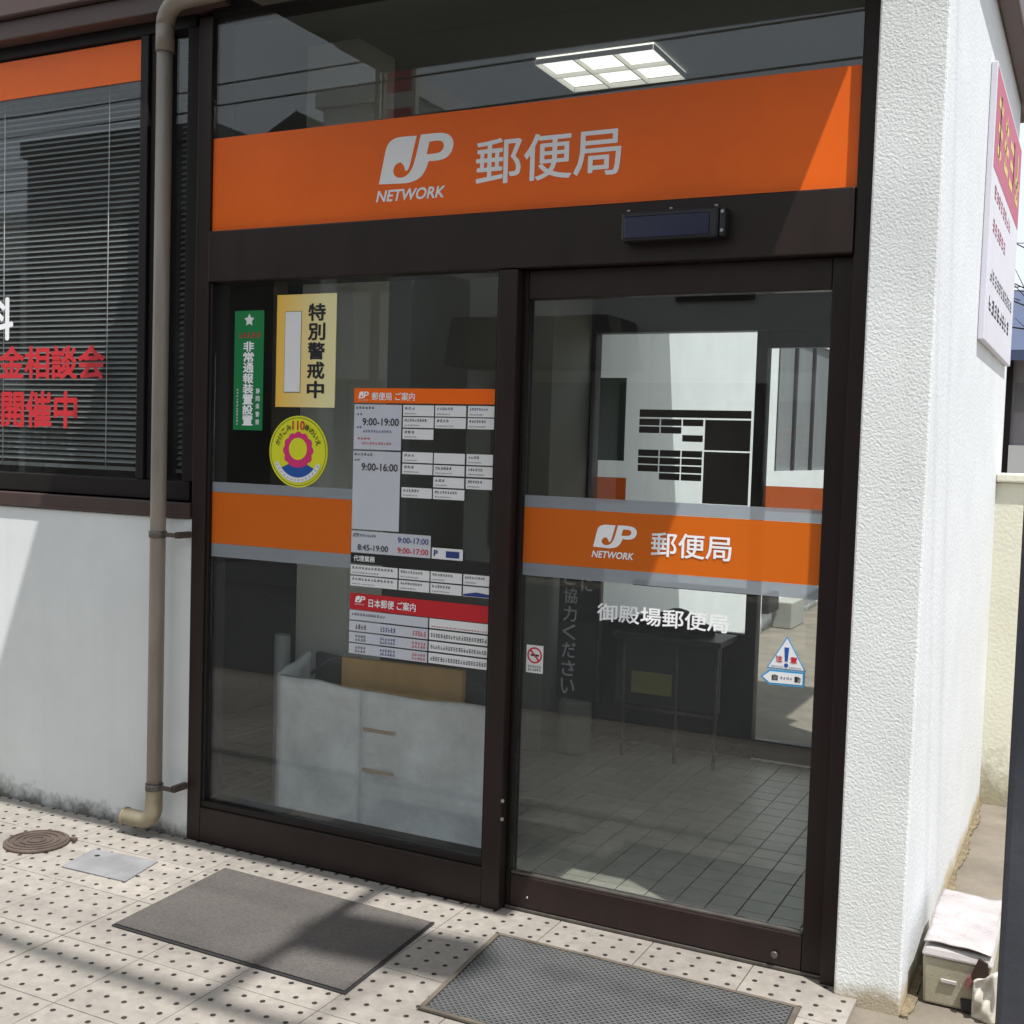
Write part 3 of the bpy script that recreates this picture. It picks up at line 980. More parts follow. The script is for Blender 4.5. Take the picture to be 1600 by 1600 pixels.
def arc_text(chars, start, step, rad, size, m, flip=False):
    for k, ch in enumerate(chars):
        a = R(start + step * k)
        me = text_mesh(ch, 0.012)
        xs = [v.co.x for v in me.vertices]; ys = [v.co.y for v in me.vertices]
        mx_, my_ = (min(xs) + max(xs)) / 2, (min(ys) + max(ys)) / 2
        sc = size / max(max(xs) - min(xs), max(ys) - min(ys))
        rot = a - math.pi / 2 if not flip else a + math.pi / 2
        for v in me.vertices:
            x, z = (v.co.x - mx_) * sc, (v.co.y - my_) * sc
            v.co = (cx + rad * math.cos(a) + x * math.cos(rot) - z * math.sin(rot), yf - 0.0036 - v.co.z * 0.00007,
                    cz + rad * math.sin(a) + x * math.sin(rot) + z * math.cos(rot))
        me.materials.clear()
        o = link('lettering', me, s, m); o.matrix_parent_inverse = Matrix.Translation(-s.location)


arc_text('かけこみ', 160, -14.5, 0.096, 0.021, PRINT_K)
arc_text('番のいえ', 66, -15, 0.096, 0.021, PRINT_K)
for k in range(14):
    a = R(208 + k * 9.4)
    x, z = cx + 0.103 * math.cos(a), cz + 0.103 * math.sin(a)
    scribble('small_print', x - 0.004, x + 0.004, z - 0.004, z + 0.004, yf - 0.0036, PRINT_B, s, 1, 1, 300 + k)

# door stickers
s = empty('no_smoking_sticker', (1.408, yd, 0.80), 'small white sticker with red prohibition ring on the sliding door', 'sticker')
rect('card', 1.378, 1.439, 0.801, 0.893, yd - 0.001, yd + 0.001, PAPER, s)
me = curve_mesh([[(1.4085 + r * math.cos(a), 0.860 + r * math.sin(a)) for a in [2 * math.pi * k / 40 for k in range(40)]] for r in (0.027, 0.0215)])
for v in me.vertices: v.co = (v.co.x, yd - 0.002, v.co.y)
o = link('red_ring', me, s, PRINT_R); o.matrix_parent_inverse = Matrix.Translation(-s.location)
prism('red_bar', [(1.390, 0.8755), (1.394, 0.8795), (1.427, 0.8445), (1.423, 0.8405)], yd - 0.0024, yd - 0.0017, PRINT_R, s)
prism('cigarette', [(1.394, 0.857), (1.424, 0.857), (1.424, 0.863), (1.394, 0.863)], yd - 0.0016, yd - 0.0011, PRINT_K, s)
scribble('small_print', 1.384, 1.434, 0.806, 0.828, yd - 0.002, PRINT_K, s, 6, 2, 350)
s = empty('caution_sticker', (2.24, yd, 0.858), 'white caution triangle over a blue arrow stuck on the sliding door', 'sticker')
prism('triangle_border', [(2.182, 0.906), (2.301, 0.906), (2.2415, 1.008)], yd - 0.001, yd + 0.001, CYAN, s)
prism('triangle', [(2.188, 0.9095), (2.295, 0.9095), (2.2415, 1.001)], yd - 0.0016, yd - 0.0011, PAPER, s)
prism('exclamation_bar', [(2.2345, 0.974), (2.2485, 0.974), (2.2455, 0.932), (2.2375, 0.932)], yd - 0.0024, yd - 0.0017, BLUEST, s)
disc('exclamation_dot', 2.2415, 0.920, 0.0065, yd - 0.0024, yd - 0.0017, BLUEST, s, 16)
text('注', 2.209, 2.230, 0.928, 0.948, yd - 0.002, PRINT_R, s, bold=0.03)
text('意', 2.253, 2.274, 0.928, 0.948, yd - 0.002, PRINT_R, s, bold=0.03)
scribble('small_print', 2.196, 2.232, 0.911, 0.918, yd - 0.002, PRINT_B, s, 8, 1, 351)
scribble('small_print', 2.250, 2.288, 0.911, 0.918, yd - 0.002, PRINT_B, s, 8, 1, 352)
prism('arrow_border', [(2.164, 0.879), (2.192, 0.903), (2.298, 0.9045), (2.298, 0.860), (2.192, 0.857)], yd - 0.001, yd + 0.001, CYAN, s)
prism('arrow', [(2.172, 0.879), (2.194, 0.897), (2.292, 0.8985), (2.292, 0.866), (2.194, 0.863)], yd - 0.0016, yd - 0.0011, PAPER, s)
text('自', 2.200, 2.218, 0.872, 0.890, yd - 0.002, PRINT_K, s, bold=0.02)
text('動', 2.268, 2.286, 0.872, 0.890, yd - 0.002, PRINT_K, s, bold=0.02)
scribble('small_print', 2.224, 2.262, 0.876, 0.887, yd - 0.002, PRINT_B, s, 4, 1, 353)

# ------------------------------------------------------------------ vestibule interior
fl = box('floor', -4.0, 2.44, 0.125, 2.40, -0.1, -0.006, FJOINT); tag(fl, kind='structure')
FP = 0.109
fm = bmesh.new(); bx(fm, 0.002, FP - 0.002, 0.002, FP - 0.002, -0.012, 0, bev=0.0015)
ftile = bpy.data.meshes.new('floor_tile'); fm.normal_update(); fm.to_mesh(ftile); fm.free(); ftile.materials.append(FTILE)
spots = []
for i in range(-12, 23):
    for j in range(0, 21):
        x, y = 1.923 + (i - 17) * FP, 0.10 + j * FP
        if x + FP > 2.44 or y + FP > 2.40 or y < 0.09:
            continue
        spots.append((x, y))
spots.sort(key=lambda p: (p[1] - 0.9 * min(p[0], 1.6) + (3 if p[0] < 0.75 else 0)))
for k, (x, y) in enumerate(spots[:300]):
    o = link('floor_tile', ftile, fl)
    o.location = (x, y, random.uniform(-0.0006, 0.0006))
fm = bmesh.new()
for x, y in spots[300:]:
    bx(fm, x + 0.002, x + FP - 0.002, y + 0.002, y + FP - 0.002, -0.012, 0)
o = finish(fm, 'floor_tiles', FTILE, fl); tag(o, kind='stuff')
inw = tag(box('wall_back_left', -0.40, 0.47, 1.90, 2.0, 0, 3.2, INWALL), kind='structure')
tag(box('wall_back_return', 0.47, 0.58, 1.90, 2.40, 0, 3.2, INWALL), kind='structure')
tag(box('pilaster', -0.02, 0.240, 0.65, 0.92, 0, 3.2, mat('pale_pilaster', srgb(214, 216, 208), 0.8, noise=0.06)), kind='structure')
tag(box('wall_left', -1.34, -1.22, 0.17, 2.39, 0, 3.2, DARKWOOD), kind='structure')
tag(box('wall_back_office', -1.22, 0.36, 3.0, 3.1, 0, 3.2, DARKWOOD), kind='structure')
tag(box('ceiling', -4.0, 2.44, 0.16, 3.7, 3.2, 3.3, CEIL), kind='structure')
box('wall_lining', -0.62, -0.41, 1.93, 2.0, 0, 3.2, INWALL, inw)

# inner glazed partition at the back
par = empty('inner_glazed_partition', (1.5, 2.42, 0), 'bronze framed glazed partition with door at the back of the porch', 'partition')
box('header', 0.582, 2.44, 2.38, 2.47, 2.165, 3.19, BRONZE_D, par)
box('post', 0.582, 0.61, 2.38, 2.46, 0, 2.164, BRONZE_D, par)
box('post', 1.478, 1.535, 2.38, 2.46, 0, 2.164, BRONZE_D, par, bev=0.003)
box('door_top_rail', 1.536, 2.40, 2.40, 2.45, 2.08, 2.163, BRONZE_D, par)
box('door_bottom_rail', 1.536, 2.40, 2.40, 2.45, 0.005, 0.10, BRONZE_D, par, bev=0.003)
box('door_stile', 1.86, 1.93, 2.401, 2.449, 0.101, 2.079, BRONZE_D, par)
box('mid_rail', 0.86, 1.477, 2.40, 2.45, 0.835, 0.862, BRONZE_D, par)
box('bottom_rail', 0.611, 1.477, 2.39, 2.45, 0.0, 0.07, BRONZE_D, par)
box('pane', 0.611, 1.477, 2.425, 2.431, 0.863, 2.163, GLASS, par)
box('kick_panel', 0.611, 1.477, 2.42, 2.44, 0.071, 0.60, BRONZE_D, par)
box('kick_rail', 0.611, 1.477, 2.405, 2.45, 0.601, 0.63, BRONZE_D, par)
box('pane', 0.611, 1.477, 2.425, 2.431, 0.631, 0.834, GLASS, par)
box('pane', 1.536, 1.859, 2.425, 2.431, 0.101, 2.079, GLASS, par)
box('pane', 1.931, 2.40, 2.425, 2.431, 0.101, 2.079, GLASS, par)
box('mid_strip', 0.612, 0.79, 2.421, 2.4245, 1.262, 1.40, ORANGE_B, par)
box('mid_strip', 1.537, 1.858, 2.421, 2.4245, 1.262, 1.39, ORANGE_B, par)
# back of the sticker board on the inner glass
s = empty('sticker_board_back', (1.16, 2.42, 1.28), 'dark backs of a sticker grid on the inner glass partition', 'notice')
DB = mat('sticker_back', srgb(84, 74, 70), 0.7)
yy = 2.4195
rect('panel', 0.855, 1.455, 1.725, 1.765, yy, yy + 0.001, DB, s)
for (c0, c1, r) in ((0.855, 0.968, (0, 1, 4, 5, 6)), (0.975, 1.088, (0, 1, 4, 5, 6, 7)), (1.095, 1.205, (0, 2, 4, 5, 6, 7))):
    for q in r:
        z1 = 1.716 - q * 0.0405
        rect('panel', c0, c1, z1 - 0.034, z1, yy, yy + 0.001, DB, s)
rect('panel', 1.215, 1.455, 1.560, 1.716, yy, yy + 0.001, DB, s)
rect('panel', 1.215, 1.455, 1.285, 1.552, yy, yy + 0.001, DB, s)
s = empty('green_notice', (0.70, 2.42, 1.49), 'dark green notice sheet on the inner partition glass', 'notice')
rect('sheet', 0.625, 0.775, 1.49, 1.93, yy, yy + 0.001, mat('dark_green_sheet', srgb(54, 84, 72), 0.7), s)

# fluorescent ceiling light with six cells
LX0, LX1, LY0, LY1 = 0.81, 1.345, 1.125, 1.54
lt = empty('ceiling_light', (1.08, 1.33, 3.2), 'lit square ceiling lamp with six louvre cells above the porch', 'lamp')
box('diffuser', LX0 + 0.004, LX1 - 0.004, LY0 + 0.004, LY1 - 0.004, 3.192, 3.199, emit_mat('lamp_glow', (1.0, 0.99, 0.88), 0.85), lt)
LV = mat('lamp_louvre', (0.8, 0.8, 0.76), 0.5)
for k in range(4):
    x = LX0 + (LX1 - LX0) * k / 3
    box('louvre', x - 0.0025, x + 0.0025, LY0, LY1, 3.168, 3.191, LV, lt)
for k in range(3):
    y = LY0 + (LY1 - LY0) * k / 2
    box('louvre', LX0 + 0.0045, LX1 - 0.0045, y - 0.002, y + 0.002, 3.169, 3.190, LV, lt)

# big white wrapped crate behind the fixed pane
cr = empty('wrapped_folding_screen', (0.6, 0.38, 0), 'white sheeted folding board standing behind the fixed pane', 'screen')


def sheet_panel(name, x0, y0, x1, y1, z0, z1a, z1b, parent, seed, mm):
    rnd = random.Random(seed)
    bm = bmesh.new()
    nx, nz = 14, 14
    ph = [rnd.uniform(0, 6) for _ in range(6)]
    g = []
    dx, dy = x1 - x0, y1 - y0
    L = math.hypot(dx, dy); nxv, nyv = dy / L, -dx / L
    for side in (0, 1):
        gg = []
        for i in range(nx + 1):
            u = i / nx
            row = []
            for j in range(nz + 1):
                w = j / nz
                top = z1a + (z1b - z1a) * u
                e = min(1, min(u, 1 - u, w, 1 - w) * 6)
                d = e * (0.009 * math.sin(5 * u + 7 * w + ph[0]) + 0.006 * math.sin(11 * u - 9 * w + ph[1]) + 0.003 * math.sin(17 * u + ph[2]) * w)
                off = d + (0.0 if side == 0 else -0.03)
                row.append(bm.verts.new((x0 + dx * u + nxv * off, y0 + dy * u + nyv * off, z0 + (top - z0) * w + 0.004 * math.sin(9 * u + ph[3]) * (1 if w == 1 else 0))))
            gg.append(row)
        g.append(gg)
    for side in (0, 1):
        for i in range(nx):
            for j in range(nz):
                q = (g[side][i][j], g[side][i + 1][j], g[side][i + 1][j + 1], g[side][i][j + 1])
                bm.faces.new(q if side == 0 else q[::-1])
    for i in range(nx):
        bm.faces.new((g[0][i][nz], g[0][i + 1][nz], g[1][i + 1][nz], g[1][i][nz]))
        bm.faces.new((g[0][i][0], g[1][i][0], g[1][i + 1][0], g[0][i + 1][0]))
    for j in range(nz):
        bm.faces.new((g[0][0][j], g[0][0][j + 1], g[1][0][j + 1], g[1][0][j]))
        bm.faces.new((g[0][nx][j], g[1][nx][j], g[1][nx][j + 1], g[0][nx][j + 1]))
    return finish(bm, name, mm, parent, smooth=True)


sheet_panel('front_sheet', 0.125, 0.345, 0.512, 0.372, 0.0, 0.60, 0.575, cr, 3, NONWOVEN)
sheet_panel('front_sheet', 0.518, 0.366, 1.10, 0.418, 0.0, 0.572, 0.565, cr, 4, NONWOVEN)
sheet_panel('side_sheet', 0.128, 0.376, 0.135, 0.56, 0.0, 0.60, 0.66, cr, 5, NONWOVEN)
sheet_panel('back_sheet', 0.14, 0.58, 1.04, 0.58, 0.0, 0.655, 0.60, cr, 6, GREYPL)
TAPE = mat('brown_tape', srgb(168, 146, 116), 0.5)
for z in (0.43, 0.27):
    bm = bmesh.new()
    bx(bm, 0.53, 0.675, 0.3605, 0.3625, z - 0.006, z + 0.006)
    o = finish(bm, 'tape', TAPE, cr)
tube('top_handle', [(0.22, 0.44, 0.60), (0.30, 0.47, 0.668), (0.42, 0.5, 0.672)], 0.008, GREYPL, cr, 8)
cb = slab('cardboard_flap', [(0.37, 0.44), (0.905, 0.47), (0.905, 0.50), (0.37, 0.47)], 0.50, 0.682, CARD)
tag(cb, 'brown cardboard piece sticking up behind the white sheeted board', 'cardboard')
bm = bmesh.new()
path = [(-0.02, 0.56, z) for z in (0.0, 0.2, 0.4, 0.72)]
ring_tube(bm, path, 0.034, 20, cap=False)
ring_tube(bm, path, 0.026, 20, cap=False)
o = finish(bm, 'paper_roll', mat('roll_white', srgb(176, 184, 184), 0.6, noise=0.1))
tag(o, 'white upright paper roll beside the sheeted board', 'paper roll')
pole = tube('umbrella_rod', [(-0.12, 0.16, 0.0), (-0.119, 0.16, 0.4), (-0.10, 0.17, 1.05)], [0.009, 0.008, 0.006], mat('green_white_plastic', srgb(172, 182, 170), 0.4), None, 10)
tag(pole, 'thin pale rod leaning behind the left jamb', 'rod')

# counter in the dark office opening
ctr = empty('wooden_counter', (-0.8, 2.6, 0), 'dark wooden counter glimpsed through the fixed pane', 'counter')
box('front_panel', -1.2, -0.2, 2.55, 2.60, 0, 0.92, DARKWOOD, ctr)
box('top', -1.21, -0.19, 2.50, 2.95, 0.922, 0.96, DARKWOOD, ctr, bev=0.004)
box('kick_board', -1.2, -0.2, 2.601, 2.62, 0, 0.10, BRONZE_D, ctr)

# standing sign with white kanji
st = empty('standing_sign', (0.72, 2.0, 0), 'dark standing sign with white vertical kana on a round pale base', 'sign')
bm = bmesh.new()
ring_tube(bm, [(0.715, 2.02, 0.0), (0.715, 2.02, 0.02), (0.715, 2.02, 0.25), (0.715, 2.02, 0.274)], [0.085, 0.09, 0.085, 0.07], 24)
finish(bm, 'base', INWALL, st)
box('panel', 0.612, 0.832, 2.0, 2.03, 0.275, 1.16, mat('dark_slate_panel', srgb(44, 46, 48), 0.5), st, bev=0.004)
box('panel_edge', 0.834, 0.842, 1.998, 2.032, 0.275, 1.16, STEEL, st)
for k, ch in enumerate('ご協力ください'):
    z1 = 0.935 - k * 0.093
    text(ch, 0.640, 0.715, z1 - 0.078, z1, 1.9985, PRINT_W, st, bold=0.012)
text('に', 0.735, 0.795, 0.83, 0.90, 1.9985, PRINT_W, st, bold=0.012)

# writing desk in front of the partition
dk = empty('writing_desk', (1.15, 2.2, 0), 'dark desk on thin metal legs against the inner partition', 'desk')
DDK = mat('dark_desk_laminate', srgb(48, 46, 46), 0.5, noise=0.2)
box('top', 0.885, 1.45, 2.06, 2.36, 0.60, 0.63, DDK, dk, bev=0.004)
box('modesty_panel', 0.90, 1.44, 2.10, 2.12, 0.27, 0.599, DDK, dk)
for x in (0.95, 1.228, 1.43):
    tube('leg', [(x, 2.085, 0.0), (x, 2.085, 0.599)], 0.010, STEEL, dk, 10)
tube('rail', [(0.94, 2.085, 0.255), (1.44, 2.085, 0.255)], 0.009, STEEL, dk, 10)
pp = box('yellow_notice', 0.985, 1.20, 2.094, 2.098, 0.33, 0.44, mat('olive_paper', srgb(158, 158, 92), 0.7))
tag(pp, 'olive yellow paper notice hung on the dark desk front', 'notice')
hump = bmesh.new()
bmesh.ops.create_icosphere(hump, subdivisions=3, radius=1.0)
for v in hump.verts:
    n = 1 + 0.12 * math.sin(5 * v.co.x + 2 * v.co.z) + 0.08 * math.sin(9 * v.co.y + 4 * v.co.x)
    m_ = 1 + 0.25 * math.sin(3.1 * v.co.x + 1.0) + 0.15 * math.sin(7 * v.co.x)
    v.co = Vector((1.12 + v.co.x * 0.28 * n, 2.21 + v.co.y * 0.12 * n, 0.628 + max(0.0, v.co.z + 0.25) ** 0.6 * 0.085 * m_))
o = finish(hump, 'black_bag', mat('black_cloth', srgb(30, 29, 31), 0.9, noise=0.3), None, smooth=True)
tag(o, 'limp black bag lying on the desk by the partition', 'bag')

# ------------------------------------------------------------------ yard behind
yw = empty('yard_wall', (0.4, 6.2, 0), 'sunlit white wall with a grey window in the back yard', 'wall')
box('wall', 0.385, 0.44, 2.48, 6.95, -0.02, 3.42, WALL, yw)
box('wall', 0.385, 0.44, 9.3, 10.0, -0.02, 3.42, WALL, yw)
box('wall', 0.385, 0.44, 6.951, 9.299, -0.02, 1.40, WALL, yw)
box('wall', 0.385, 0.44, 6.951, 9.299, 2.66, 3.42, WALL, yw)
w = box('window', 0.392, 0.408, 6.952, 9.298, 1.402, 2.658, mat('grey_curtain', srgb(120, 124, 126), 0.6, noise=0.3, scale=5, stretch=(1, 6, 0.3)), yw)
for y in (6.99, 7.7, 8.45, 9.25):
    box('frame', 0.409, 0.436, y - 0.03, y + 0.03, 1.403, 2.657, BRONZE_D, yw)
tag(box('yard_pavement', 0.445, 6, 2.55, 3.35, -0.15, 0.0, CONC), kind='structure')
mb = empty('wall_meter', (0.47, 7.2, 0.0), 'pale meter box with a dark plate on the yard wall', 'meter')
box('housing', 0.441, 0.62, 7.1, 7.6, -0.02, 0.22, INWALL, mb, bev=0.01)
box('plate', 0.441, 0.50, 6.72, 7.09, 0.15, 0.32, BRONZE_D, mb, bev=0.004)
tube('conduit', [(0.455, 7.61, 0.12), (0.455, 9.0, 0.14)], 0.02, STEEL, mb, 8)

# ------------------------------------------------------------------ things on the pavement
def quad_mat(name, q, z0, z1, m, label, cat):
    o = slab(name, q, z0, z1, m, bev=0.002)
    return tag(o, label, cat)


Q1 = [(0.345, -0.752), (1.242, -0.763), (1.208, -0.214), (0.318, -0.184)]
cm = empty('door_mat', (0.78, -0.48, 0.0), 'flat grey carpet door mat in front of the fixed pane', 'mat')
slab('rubber_edge', Q1, 0.0012, 0.006, RUBBER, cm, bev=0.002)


def inset(q, d):
    cx_ = sum(p[0] for p in q) / 4; cy_ = sum(p[1] for p in q) / 4
    return [(x + d * (1 if x < cx_ else -1), y + d * (1 if y < cy_ else -1)) for x, y in q]


slab('carpet', inset(Q1, 0.008), 0.0065, 0.0115, MAT_C, cm, bev=0.002)
Q2 = [(1.462, -0.735), (2.40, -0.735), (2.381, -0.190), (1.418, -0.183)]
sm = empty('scraper_mat', (1.9, -0.46, 0.0), 'ribbed grey rubber scraper mat in front of the sliding door', 'mat')
slab('backing', Q2, 0.0012, 0.004, RUBBER, sm)
bm = bmesh.new()
for a, b in zip(Q2, Q2[1:] + Q2[:1]):
    va, vb = Vector((*a, 0)), Vector((*b, 0))
    d = (vb - va).normalized(); n = Vector((-d.y, d.x, 0))
    p = [va - d * 0.004, vb + d * 0.004, vb + d * 0.004 + n * 0.014 - d * 0.018, va - d * 0.004 + n * 0.014 + d * 0.018]
    lo = [bm.verts.new((v.x, v.y, 0.0045)) for v in p]; hi = [bm.verts.new((v.x, v.y, 0.0105)) for v in p]
    bm.faces.new(hi)
    for k in range(4):
        bm.faces.new((lo[k], lo[(k + 1) % 4], hi[(k + 1) % 4], hi[k]))
finish(bm, 'frame', MATEDGE, sm)
# honeycomb of rubber strips
bm = bmesh.new()
rows, cols = 46, 84
def q2(u, v):
    a = Vector(Q2[0]).lerp(Vector(Q2[1]), u); b = Vector(Q2[3]).lerp(Vector(Q2[2]), u)
    return a.lerp(b, v)
for r in range(rows):
    v0 = 0.03 + 0.94 * (r + 0.5) / rows
    prev = None
    for c in range(cols + 1):
        u = 0.02 + 0.96 * c / cols
        off = (0.30 if (c + r) % 2 else -0.30) * 0.94 / rows
        p = q2(u, v0 + off)
        w = 0.0024
        ring = [bm.verts.new((p.x, p.y - w, 0.0042)), bm.verts.new((p.x, p.y - w * 0.8, 0.0095)), bm.verts.new((p.x, p.y + w * 0.8, 0.0095)), bm.verts.new((p.x, p.y + w, 0.0042))]
        if prev:
            for k in range(3):
                bm.faces.new((prev[k], ring[k], ring[k + 1], prev[k + 1]))
        prev = ring
o = finish(bm, 'rubber_ribs', SCRAPE, sm); tag(o, kind='stuff')

mh = empty('round_manhole_cover', (-0.455, -0.34, 0), 'small round rusty iron cover by the white wall', 'manhole cover')
bm = bmesh.new()
ring_tube(bm, [(-0.455, -0.34, 0.0005), (-0.455, -0.34, 0.010), (-0.455, -0.34, 0.013)], [0.118, 0.118, 0.112], 40)
finish(bm, 'rim', IRON, mh)
bm = bmesh.new()
for r in (0.100, 0.075, 0.050, 0.025):
    for k in range(36):
        a0, a1 = 2 * math.pi * k / 36, 2 * math.pi * (k + 1) / 36
        p = [(r + d, a) for d, a in ((0, a0), (0, a1), (0.009, a1), (0.009, a0))]
        lo = [bm.verts.new((-0.455 + q * math.cos(a), -0.34 + q * math.sin(a), 0.0131)) for q, a in p]
        hi = [bm.verts.new((-0.455 + q * math.cos(a), -0.34 + q * math.sin(a), 0.0165)) for q, a in p]
        bm.faces.new(hi)
        bm.faces.new((lo[0], lo[1], hi[1], hi[0])); bm.faces.new((lo[2], lo[3], hi[3], hi[2]))
finish(bm, 'raised_rings', IRON, mh)
box('lifting_lug', -0.372, -0.345, -0.262, -0.243, 0.001, 0.016, IRON, mh, bev=0.003)
pl = empty('square_access_plate', (-0.06, -0.36, 0), 'thin grey steel access plate on the dotted tiles', 'access plate')
slab('plate', [(-0.222, -0.283), (-0.183, -0.470), (0.112, -0.460), (0.068, -0.254)], 0.0012, 0.006, PLATE, pl, bev=0.0015)
tube('finger_hole', [(-0.155, -0.33, 0.0061), (-0.155, -0.33, 0.0066)], 0.010, BLACKST, pl, 14)

# ------------------------------------------------------------------ right side: sign, low wall, box, post, neighbour
s = empty('side_wall_sign', (2.64, 1.75, 1.98), 'crimson and white sign board on the side wall of the post office', 'sign')
box('board', 2.628, 2.650, 1.10, 2.42, 1.985, 2.965, mat('sign_board_white', srgb(212, 210, 220), 0.5, noise=0.05), s, bev=0.003)
CRIM = mat('crimson_print', srgb(178, 74, 104), 0.5)
YEL = mat('yellow_print', srgb(206, 184, 96), 0.5)
rect_x = lambda n, y0, y1, z0, z1, x, m: box(n, x, x + 0.0006, y0, y1, z0, z1, m, s)
rect_x('crimson_panel', 1.115, 2.405, 2.60, 2.952, 2.6503, CRIM)
scribble('yellow_print', 1.16, 2.36, 2.615, 2.938, 2.6518, YEL, s, 4, 1, 400, axis='x')
scribble('pink_print', 1.2, 2.0, 2.50, 2.57, 2.6512, CRIM, s, 8, 1, 401, axis='x')
scribble('pink_print', 1.2, 1.8, 2.38, 2.45, 2.6512, CRIM, s, 6, 1, 402, axis='x')
scribble('black_print', 1.2, 2.3, 2.20, 2.27, 2.6512, GREYPL, s, 11, 1, 403, axis='x')
scribble('black_print', 1.2, 2.2, 2.09, 2.17, 2.6512, PRINT_K, s, 8, 1, 404, axis='x')

lw = empty('low_boundary_wall', (4.0, 2.4, 0), 'low cream block wall butting against the side wall', 'wall')
box('wall', 2.62, 7.5, 2.30, 2.42, -0.05, 1.455, CREAMWALL, lw, bev=0.006)
box('coping', 2.628, 7.5, 2.275, 2.445, 1.456, 1.497, CREAMWALL, lw, bev=0.008)
sheet('gutter_strip', [(2.628, -0.05)] + [(2.648 + 0.007 * math.sin(k * 0.31) + random.uniform(-0.005, 0.006), -0.05 + k * 0.0235) for k in range(100)] + [(2.628, 2.30)], -0.012, mat('ochre_grit', srgb(132, 119, 94), 0.95, noise=0.5, scale=30, bump=1.0, bscale=120, bdist=0.01), thick=0.05)

# polystyrene box
bxo = empty('polystyrene_box', (2.77, 0.42, 0), 'dirty white polystyrene box with broken corner by the side wall', 'box')
EPSD = mat('dirty_polystyrene', srgb(176, 170, 148), 0.8, noise=0.2, scale=9, bump=0.4, bscale=260)
EPS = mat('polystyrene_lid', srgb(180, 174, 172), 0.75, noise=0.08, scale=9, bump=0.4, bscale=260)


def tapered(name, b0, b1, m, parent, bev=0.008):
    (x0, x1, y0, y1, z0), (a0, a1, c0, c1, z1) = b0, b1
    bm = bmesh.new()
    vs = [bm.verts.new(p) for p in ((x0, y0, z0), (x1, y0, z0), (x1, y1, z0), (x0, y1, z0), (a0, c0, z1), (a1, c0, z1), (a1, c1, z1), (a0, c1, z1))]
    for f in ((0, 3, 2, 1), (4, 5, 6, 7), (0, 1, 5, 4), (1, 2, 6, 5), (2, 3, 7, 6), (3, 0, 4, 7)):
        bm.faces.new([vs[i] for i in f])
    bmesh.ops.bevel(bm, geom=bm.edges[:], offset=bev, segments=2, profile=0.5, affect='EDGES')
    return finish(bm, name, m, parent)


tapered('body', (2.672, 2.845, 0.078, 0.52, -0.018), (2.668, 2.852, 0.066, 0.535, 0.125), EPSD, bxo)
tapered('lid', (2.663, 2.858, 0.058, 0.542, 0.126), (2.672, 2.850, 0.068, 0.532, 0.156), EPS, bxo, 0.008)
for y in (0.18, 0.30, 0.42):
    box('lid_rib', 2.69, 2.835, y - 0.025, y + 0.025, 0.155, 0.162, EPS, bxo, bev=0.003)
def wrap_h(u, v):
    return (0.166 + 0.004 * math.sin(2.3 * u + 4 * v) + 0.004 * abs(math.sin(3.1 * u - 2.3 * v + 1.3)) + 0.002 * abs(math.sin(6 * v + 4 * u)))


bm = bmesh.new()
NU, NV = 18, 34
gr = []
for lay in (0, 1):
    gr.append([[bm.verts.new((2.669 + 0.182 * u / NU + 0.003 * math.sin(v * 0.21), 0.063 + 0.458 * v / NV + 0.004 * math.sin(u * 0.33), wrap_h(u / NU * 1.6, v / NV * 2.2) - 0.004 * lay)) for v in range(NV + 1)] for u in range(NU + 1)])
for lay in (0, 1):
    for u in range(NU):
        for v in range(NV):
            q = (gr[lay][u][v], gr[lay][u + 1][v], gr[lay][u + 1][v + 1], gr[lay][u][v + 1])
            bm.faces.new(q if lay == 0 else q[::-1])
for u in range(NU):
    for v in (0, NV):
        bm.faces.new((gr[0][u][v], gr[0][u + 1][v], gr[1][u + 1][v], gr[1][u][v]))
for v in range(NV):
    for u in (0, NU):
        bm.faces.new((gr[0][u][v], gr[0][u][v + 1], gr[1][u][v + 1], gr[1][u][v]))
finish(bm, 'wrinkled_wrap', mat('milky_wrap', srgb(178, 171, 172), 0.3, noise=0.25, scale=14), bxo, smooth=True)
box('hand_slot', 2.718, 2.762, 0.066, 0.074, 0.055, 0.066, EPS, bxo, bev=0.002)
prism('broken_hole', [(2.800, 0.098), (2.818, 0.150), (2.842, 0.140), (2.850, 0.085), (2.828, 0.048), (2.812, 0.070)], 0.0555, 0.064, mat('dark_hole', srgb(48, 30, 22), 0.9), bxo)
prism('broken_hole', [(2.778, -0.012), (2.812, -0.012), (2.806, 0.022), (2.774, 0.020)], 0.066, 0.076, BLACKST, bxo)
rg = prism('red_rag', [(2.786, 0.074), (2.790, 0.092), (2.800, 0.100), (2.803, 0.082), (2.797, 0.070), (2.795, 0.056), (2.788, 0.060)], 0.045, 0.0665, mat('red_cloth', srgb(122, 74, 70), 0.9))
tag(rg, 'scrap of faded red cloth caught on the broken foam box', 'rag')
o = sheet_panel('plastic_bag', 2.806, 0.050, 2.866, 0.024, -0.018, 0.085, 0.130, None, 12, mat('white_plastic_bag', srgb(206, 200, 188), 0.4, noise=0.2, scale=20))
tag(o, 'crumpled white plastic bag leaning on the foam box', 'bag')

gp = empty('grey_gate_post', (3.04, -1.2, 0), 'dark grey steel post at the edge of the side passage', 'post')
GPM = mat('dark_grey_steel', srgb(72, 74, 82), 0.5, noise=0.3, scale=4, bump=0.2, bscale=60)
box('post', 2.940, 3.14, -1.26, -1.14, -0.022, 1.95, GPM, gp, bev=0.01)
box('cap', 2.932, 3.148, -1.268, -1.132, 1.951, 1.975, GPM, gp, bev=0.004)
box('base_plate', 2.936, 3.18, -1.30, -1.10, -0.0225, -0.010, GPM, gp, bev=0.002)

